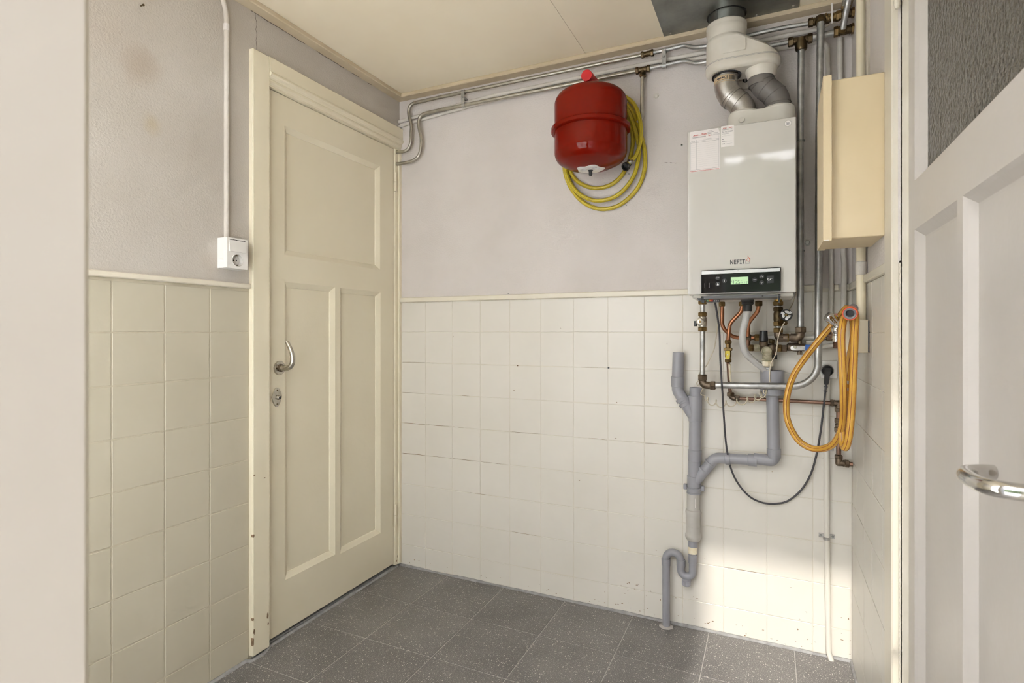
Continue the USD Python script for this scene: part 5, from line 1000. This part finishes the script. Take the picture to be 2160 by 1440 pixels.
part(t, 'cap_handle', lathe([(0, .0), (.0148, .0), (.0156, .0015), (.0156, .024), (.0148, .030), (.0128, .0322), (0, .0326)], hb, hd_, 32), M['chrome'], 40)
part(t, 'cap_wing', hull(bx(hb + hd_ * .011 + [-.004, -.004, .012], hb + hd_ * .011 + [.010, .010, .018]), bx(hb + hd_ * .011 + [-.008, -.004, .002], hb + hd_ * .011 + [.014, .010, .010])), M['chrome'])
part(t, 'wall_inlet', tube(fillet([tp[2] + [0, 0, 0], tp[2] + [.02, .012, 0], (W - .001, tp[2][1] + .012, tp[2][2])], .01), .0085, 16), M['chrome'], 50)

hf = np.array((1.8831, -0.475, 1.2152)); ha = unit(hf - np.array((1.8975, -0.415, 1.2318)))
t = thing('garden_hose', 'amber striped hose looped over the chrome tap with an orange coupling', 'hose', hf)
o1 = spline([(1.8963, -0.42, 1.2289), (1.901, -0.43, 1.2122), (1.9011, -0.435, 1.1905), (1.8992, -0.435, 1.1567), (1.8978, -0.432, 1.0957), (1.8957, -0.43, 1.0277), (1.8925, -0.428, 0.9458), (1.888, -0.426, 0.8799), (1.8822, -0.42, 0.8387), (1.8773, -0.405, 0.8259), (1.8739, -0.385, 0.8372), (1.8738, -0.375, 0.8748), (1.8781, -0.38, 0.925), (1.884, -0.387, 0.9751), (1.8863, -0.388, 1.0032), (1.8875, -0.388, 1.038), (1.8931, -0.386, 1.0868), (1.8999, -0.384, 1.1286), (1.9031, -0.382, 1.1703), (1.8998, -0.38, 1.208), (1.8967, -0.365, 1.2267), (1.8902, -0.335, 1.235), (1.8816, -0.31, 1.2215), (1.8692, -0.295, 1.203), (1.854, -0.285, 1.1826), (1.8238, -0.28, 1.1415), (1.7883, -0.275, 1.0905), (1.7554, -0.27, 1.0361), (1.7376, -0.268, 0.9893), (1.73, -0.268, 0.9504), (1.728, -0.268, 0.9163), (1.7314, -0.268, 0.8795), (1.7451, -0.27, 0.8424), (1.7667, -0.275, 0.8113), (1.7971, -0.285, 0.7953), (1.8285, -0.305, 0.7997), (1.8541, -0.335, 0.8214), (1.8694, -0.37, 0.8623), (1.8742, -0.4, 0.9135), (1.8722, -0.425, 0.984), (1.8694, -0.435, 1.0489), (1.8668, -0.438, 1.109), (1.8664, -0.436, 1.1498), (1.8688, -0.43, 1.1771), (1.875, -0.415, 1.2019), (1.8861, -0.395, 1.2189)], 7)
part(t, 'hose', tube(o1, .0100, 18), M['hose_orange'], 60)
for q_ in stripes(o1, .0095, [k * np.pi / 3 + .2 for k in range(6)], .0010, None): part(t, 'red_stripe', q_, M['stripe_red'], label='thin red-brown stripe along the hose')
for p_ in [(1.8866, -0.388, 1.0157), (1.8864, -0.388, 0.9962)]: part(t, 'hose_clip', lathe([(.0100, -.005), (.0118, -.005), (.0118, .005), (.0100, .005)], p_, (0, 0, 1), 20), M['steel'], 40)
K = .87
cp_ = part(t, 'coupling', lathe([(.0170*K, -.034*K), (.0185*K, -.030*K), (.0190*K, -.012*K), (.0222*K, -.008*K), (.0226*K, .0), (.0212*K, .0035*K), (.0185*K, .0035*K), (.0185*K, -.004*K)], hf, ha, 36), M['orange'], 40, 'orange quick coupling')
part(cp_, 'coupling_sleeve', lathe([(.0125*K, -.075*K), (.0150*K, -.074*K), (.0165*K, -.060*K), (.0172*K, -.034*K), (.013*K, -.034*K)], hf, ha, 28), M['coupling_grey'], 40, 'grey rear sleeve')
part(cp_, 'coupling_inner', lathe([(.0186*K, .002*K), (.0170*K, .003*K), (.0125*K, .002*K), (.0115*K, -.004*K), (.0115*K, -.03*K), (0, -.03*K)], hf, ha, 36), M['coupling_grey'], 40, 'grey inner ring')
part(cp_, 'bore', lathe([(.0113*K, -.012*K), (0, -.012*K)], hf, ha, 28), M['coupling_dark'], 40)

t = thing('copper_fitting', 'brown compression fittings stepping down the corner behind the amber hose', 'pipe fitting', (1.8973, -0.03, 0.8632))
T0 = np.array((1.8988, -0.03, 0.9132)); T1 = np.array((1.8973, -0.03, 0.7132)); xx = T0[0]
fitting(t, 'tee_fitting', T0, [((-1, 0, 0), .026), ((1, 0, 0), .034), ((0, 0, -1), .030)], .0075, M['brass_brown'])
part(t, 'stub', cyl(T0 + [.02, 0, 0], (W - .002, -.03, T0[2] - .001), .0072, 14), M['copper_dull'], 60)
part(t, 'drop_pipe', cyl((xx, -.03, T0[2] - .02), (xx, -.03, T1[2] + .02), .0078, 16), M['copper_dull'], 60)
for v_, L, r in (((1.8973, -0.03, 0.8515), .018, .0140), ((1.8973, -0.03, 0.8348), .010, .0120), ((1.8944, -0.03, 0.8196), .018, .0150)): part(t, 'nut', hexnut((xx, -.03, v_[2]), (0, 0, 1), L, r), M['brass_brown'])
fitting(t, 'elbow_fitting', (xx, -.03, (1.8973, -0.03, 0.7032)[2]), [((0, 0, 1), .028), ((1, 0, 0), .032)], .0078, M['brass_brown'])
part(t, 'stub', cyl((xx + .02, -.03, (1.8973, -0.03, 0.7032)[2]), (W - .002, -.03, (1.8973, -0.03, 0.7032)[2]), .0075, 14), M['copper_dull'], 60)

t = thing('painted_pipe', 'slim cream-painted pipe running straight down the tiles to the floor in the corner', 'pipe', (1.866, -.0125, .4))
gx0 = (1.8631, -0.0125, 0.8246)[0]; gx1 = (1.8697, -0.0125, 0.0277)[0]
part(t, 'pipe', tube([((1.8668, -0.012, 0.9939)[0], -.0125, (1.8668, -0.012, 0.9939)[2]), (gx0, -.0125, .86), ((1.8638, -0.0125, 0.4272)[0], -.0125, .43), (gx1, -.0125, .026), (gx1 + .010, -.022, -.01)], .0092, 18), M['tile'], 60)
k = part(t, 'pipe_clip', cat_([lathe([(.0092, -.005), (.0108, -.005), (.0108, .005), (.0092, .005)], ((1.8631, -0.0125, 0.4271)[0], -.0125, (1.8624, -0.0125, 0.4269)[2]), (0, 0, 1), 20), bx((gx0 - .024, -.0035, .425), (gx0 + .026, -.0008, .441), .0008)]), M['steel'], 40, 'zinc pipe clip with two screws')
for dx in (-.017, .020): part(k, 'screw', lathe([(0, .003), (.0025, .0025), (.0038, 0)], (gx0 + dx, -.0034, .433), (0, -1, 0), 12), M['clamp'])
part(t, 'small_clip', bx(np.array((1.8718, -0.006, 0.7446)) + [0, -.004, -.004], np.array((1.8835, -0.006, 0.7457)) + [.002, .005, .004], .001), M['steel'])

# conduit on the right wall with its junction box, and the cream cabinet
t = thing('wall_conduit', 'cream pipe on the right wall passing behind the cabinet into a flat box', 'conduit', (1.925, -.345, 1.7))
part(t, 'pipe', tube([(1.9255, -.345, H + .002), (1.9255, -.345, 1.45), (1.9265, -.345, 1.19)], .0125, 20), M['cream_plastic'], 60)
part(t, 'coupling', lathe([(.0125, -.02), (.0145, -.018), (.0145, .018), (.0125, .02)], (1.9256, -.345, 1.353), (0, 0, 1), 24), M['plaster_pipe'], 40)
jb = thing('junction_box', 'flat cream junction box at the foot of the wall conduit', 'junction box', (1.92, -.345, 1.15))
part(jb, 'lid', bx((1.878, -.372, 1.102), (1.9425, -.30, 1.199), .002), M['cream_plastic'])
part(jb, 'gap_shade', bx((1.940, -.376, 1.104), (1.9445, -.30, 1.197)), M['cable'])  # dark strip painted in as the shadow gap beside the box
part(wall_right, 'plaster_chase', bx((W - .009, -.395, 1.72), (W + .002, -.365, 2.24), .003), plain('chase_plaster', (.50, .46, .39), .85), label='rough plaster strip beside the conduit')
cb = thing('meter_cabinet', 'cream wooden box cabinet with a projecting lid fixed high on the right wall', 'cabinet', (1.88, -.52, 1.4))
part(cb, 'case', bx((1.8235, -.622, 1.4065), (W - .0005, -.412, 1.8185), .002), M['cabinet'])
lidp = Polygon([(-.645, 1.399), (-.447, 1.399), (-.447, 1.775), (-.47, 1.806), (-.645, 1.824)])
part(cb, 'lid', ext(lidp, 'yz', 1.8045, 1.8235), M['cabinet'], label='thick lid board facing the room')
part(cb, 'lid_chip', bx((1.806, -.646, 1.3985), (1.817, -.640, 1.4005)), M['sticker'])

# light switch and socket on the left wall
sw = thing('switch_socket', 'white surface box with a light switch above a socket, left of the door', 'switch', (.02, -.971, 1.43))
part(sw, 'back_box', rbox((-.001, -1.011, 1.3765), (.0345, -.931, 1.4795), .003), M['socket_white'], 40)
part(sw, 'front_cover', ext(shapely.geometry.box(-1.0085, 1.379, -.9335, 1.477).buffer(.002) - Point(-.971, 1.405).buffer(.0195, 24), 'yz', .0335, .0475), M['socket_white'], 30)
part(sw, 'switch_rocker', hull(bx((.046, -1.003, 1.433), (.0485, -.939, 1.4715)), bx((.046, -1.003, 1.433), (.0515, -.939, 1.436))), M['socket_white'], label='flat white rocker')
part(sw, 'rocker_gap', bx((.046, -1.002, 1.4715), (.0479, -.940, 1.4735)), M['void'])
so = part(sw, 'socket', lathe([(.0198, .0005), (.0188, .0), (.0182, -.0125), (0, -.0125)], (.0478, -.971, 1.405), (1, 0, 0), 32), plain('socket_grey', (.62, .595, .56), .45), 40)
part(sw, 'socket_rim', lathe([(.0195, 0), (.0205, .0012), (.022, 0)], (.0474, -.971, 1.405), (1, 0, 0), 32), M['socket_white'], 40)
for dy in (-.0055, .0055): part(so, 'pin_hole', cyl((.0345, -.971 + dy, 1.405), (.0358, -.971 + dy, 1.405), .0025, 12), M['void'])
for dz_ in (.0165, -.0165): part(so, 'earth_contact', bx((.036, -.9745, 1.405 + dz_ - .0015), (.0476, -.9675, 1.405 + dz_ + .0015)), M['brass_dark'])
t = thing('wall_conduit', 'thin white conduit rising from the left wall switch to the ceiling', 'conduit', (.009, -.983, 1.9))
part(t, 'pipe', tube(fillet([(.009, -.983, 1.475), (.0085, -.983, 2.25), (.0085, -1.015, 2.325)], .12), .0085, 16), M['plaster_warm'], 60)
part(t, 'sleeve', lathe([(.0085, -.012), (.0095, -.011), (.0095, .011), (.0085, .012)], (.0085, -.983, 2.195), (0, 0, 1), 20), M['plaster'], 40)

# small leftovers on the walls
def plug(name, p, m, label, r=.0045, cat='wall plug', n=(0, -1, 0)):
    t = thing(name, label, cat, p); part(t, 'sleeve', lathe([(r * .55, .0006), (r, .0006), (r * 1.05, -.001)], p, n, 16), m[0], 40); part(t, 'bore', lathe([(0, .0003), (r * .6, .0003)], p, n, 12), m[1]); return t
plug('wall_plug', (1.0661, -0.001, 1.0126), (M['clamp'], M['void']), 'small open wall plug in the tiles below the red vessel')
plug('wall_plug', (0.6488, -0.001, 1.0108), (M['chip'], M['void']), 'tiny brown plug hole in the second tile row, left of the wall centre', .0028)
plug('wall_plug', (0.602, -0.002, 1.3368), (M['clamp'], M['void']), 'tiny plug hole just above the rail on the back wall', .0022)
plug('wall_plug', (1.3626, -0.002, 1.9042), (M['clamp'], M['void']), 'open plug hole left of the boiler stickers', .0045)
plug('wall_plug', (1.1522, -0.002, 1.8147), (M['clamp'], M['void']), 'tiny hole inside the yellow hose loops below its black connector', .0022)
plug('wall_plug', (1.1414, -0.002, 1.6857), (M['clamp'], M['void']), 'tiny hole just below the lowest loop of yellow hose', .0022)
b_ = thing('wall_bolt', 'overpainted hexagon bolt head on the plaster right of the vessel', 'bolt', (1.2631, -0.004, 2.1167))
part(b_, 'washer', lathe([(0, .003), (.0115, .003), (.012, 0)], np.array((1.2626, -0.001, 2.1179)), (0, -1, 0), 24), M['plaster_pipe'], 40)
part(b_, 'head', hexnut(np.array((1.2633, -0.005, 2.1163)), (0, 1, 0), .006, .0085), M['plaster_pipe'])
b_ = thing('wall_bolt', 'zinc bolt and nut sticking out of the wall between the two risers', 'bolt', (1.8025, -0.012, 1.4869))
part(b_, 'washer', lathe([(0, .003), (.0100, .003), (.0105, 0)], np.array((1.8031, -0.002, 1.4866)), (0, -1, 0), 24), M['steel'], 40)
part(b_, 'nut', hexnut(np.array((1.8027, -0.009, 1.4873)), (0, 1, 0), .010, .0085), M['steel'])
part(b_, 'stud', cyl(np.array((1.8031, -0.002, 1.4883)), np.array((1.8019, -0.024, 1.4852)), .0042, 12), M['steel'])
b_ = thing('wall_bolt', 'dark bolt on a bracket plate glimpsed between the two flue elbows', 'bolt', (1.592, -0.01, 2.1139))
part(b_, 'bracket_plate', bx(np.array((1.5719, -0.006, 2.132)) + [0, 0, -.05], np.array((1.6116, -0.006, 2.1243)) + [0, .005, 0], .001), M['flue_white'])
part(b_, 'washer', lathe([(.004, .004), (.0092, .003), (.0092, -.001)], np.array((1.5952, -0.007, 2.1146)), (0, -1, 0), 20), M['rubber'], 40)
part(b_, 'head', hexnut(np.array((1.5954, -0.012, 2.1125)), (0, 1, 0), .006, .005), M['steel'])
nl = thing('wall_nail', 'bent nail in the plaster at the top of the left wall', 'nail', (0.004, -1.263, 2.1198))
part(nl, 'shank', tube([(-0.004, -1.2581, 2.1243), (0.012, -1.2679, 2.1159), (0.02, -1.266, 2.1177)], .0016, 8), M['brass_dark'])
part(nl, 'head', cyl((0.02, -1.266, 2.1177), (0.0225, -1.2655, 2.118), .0032, 12), M['brass_dark'])
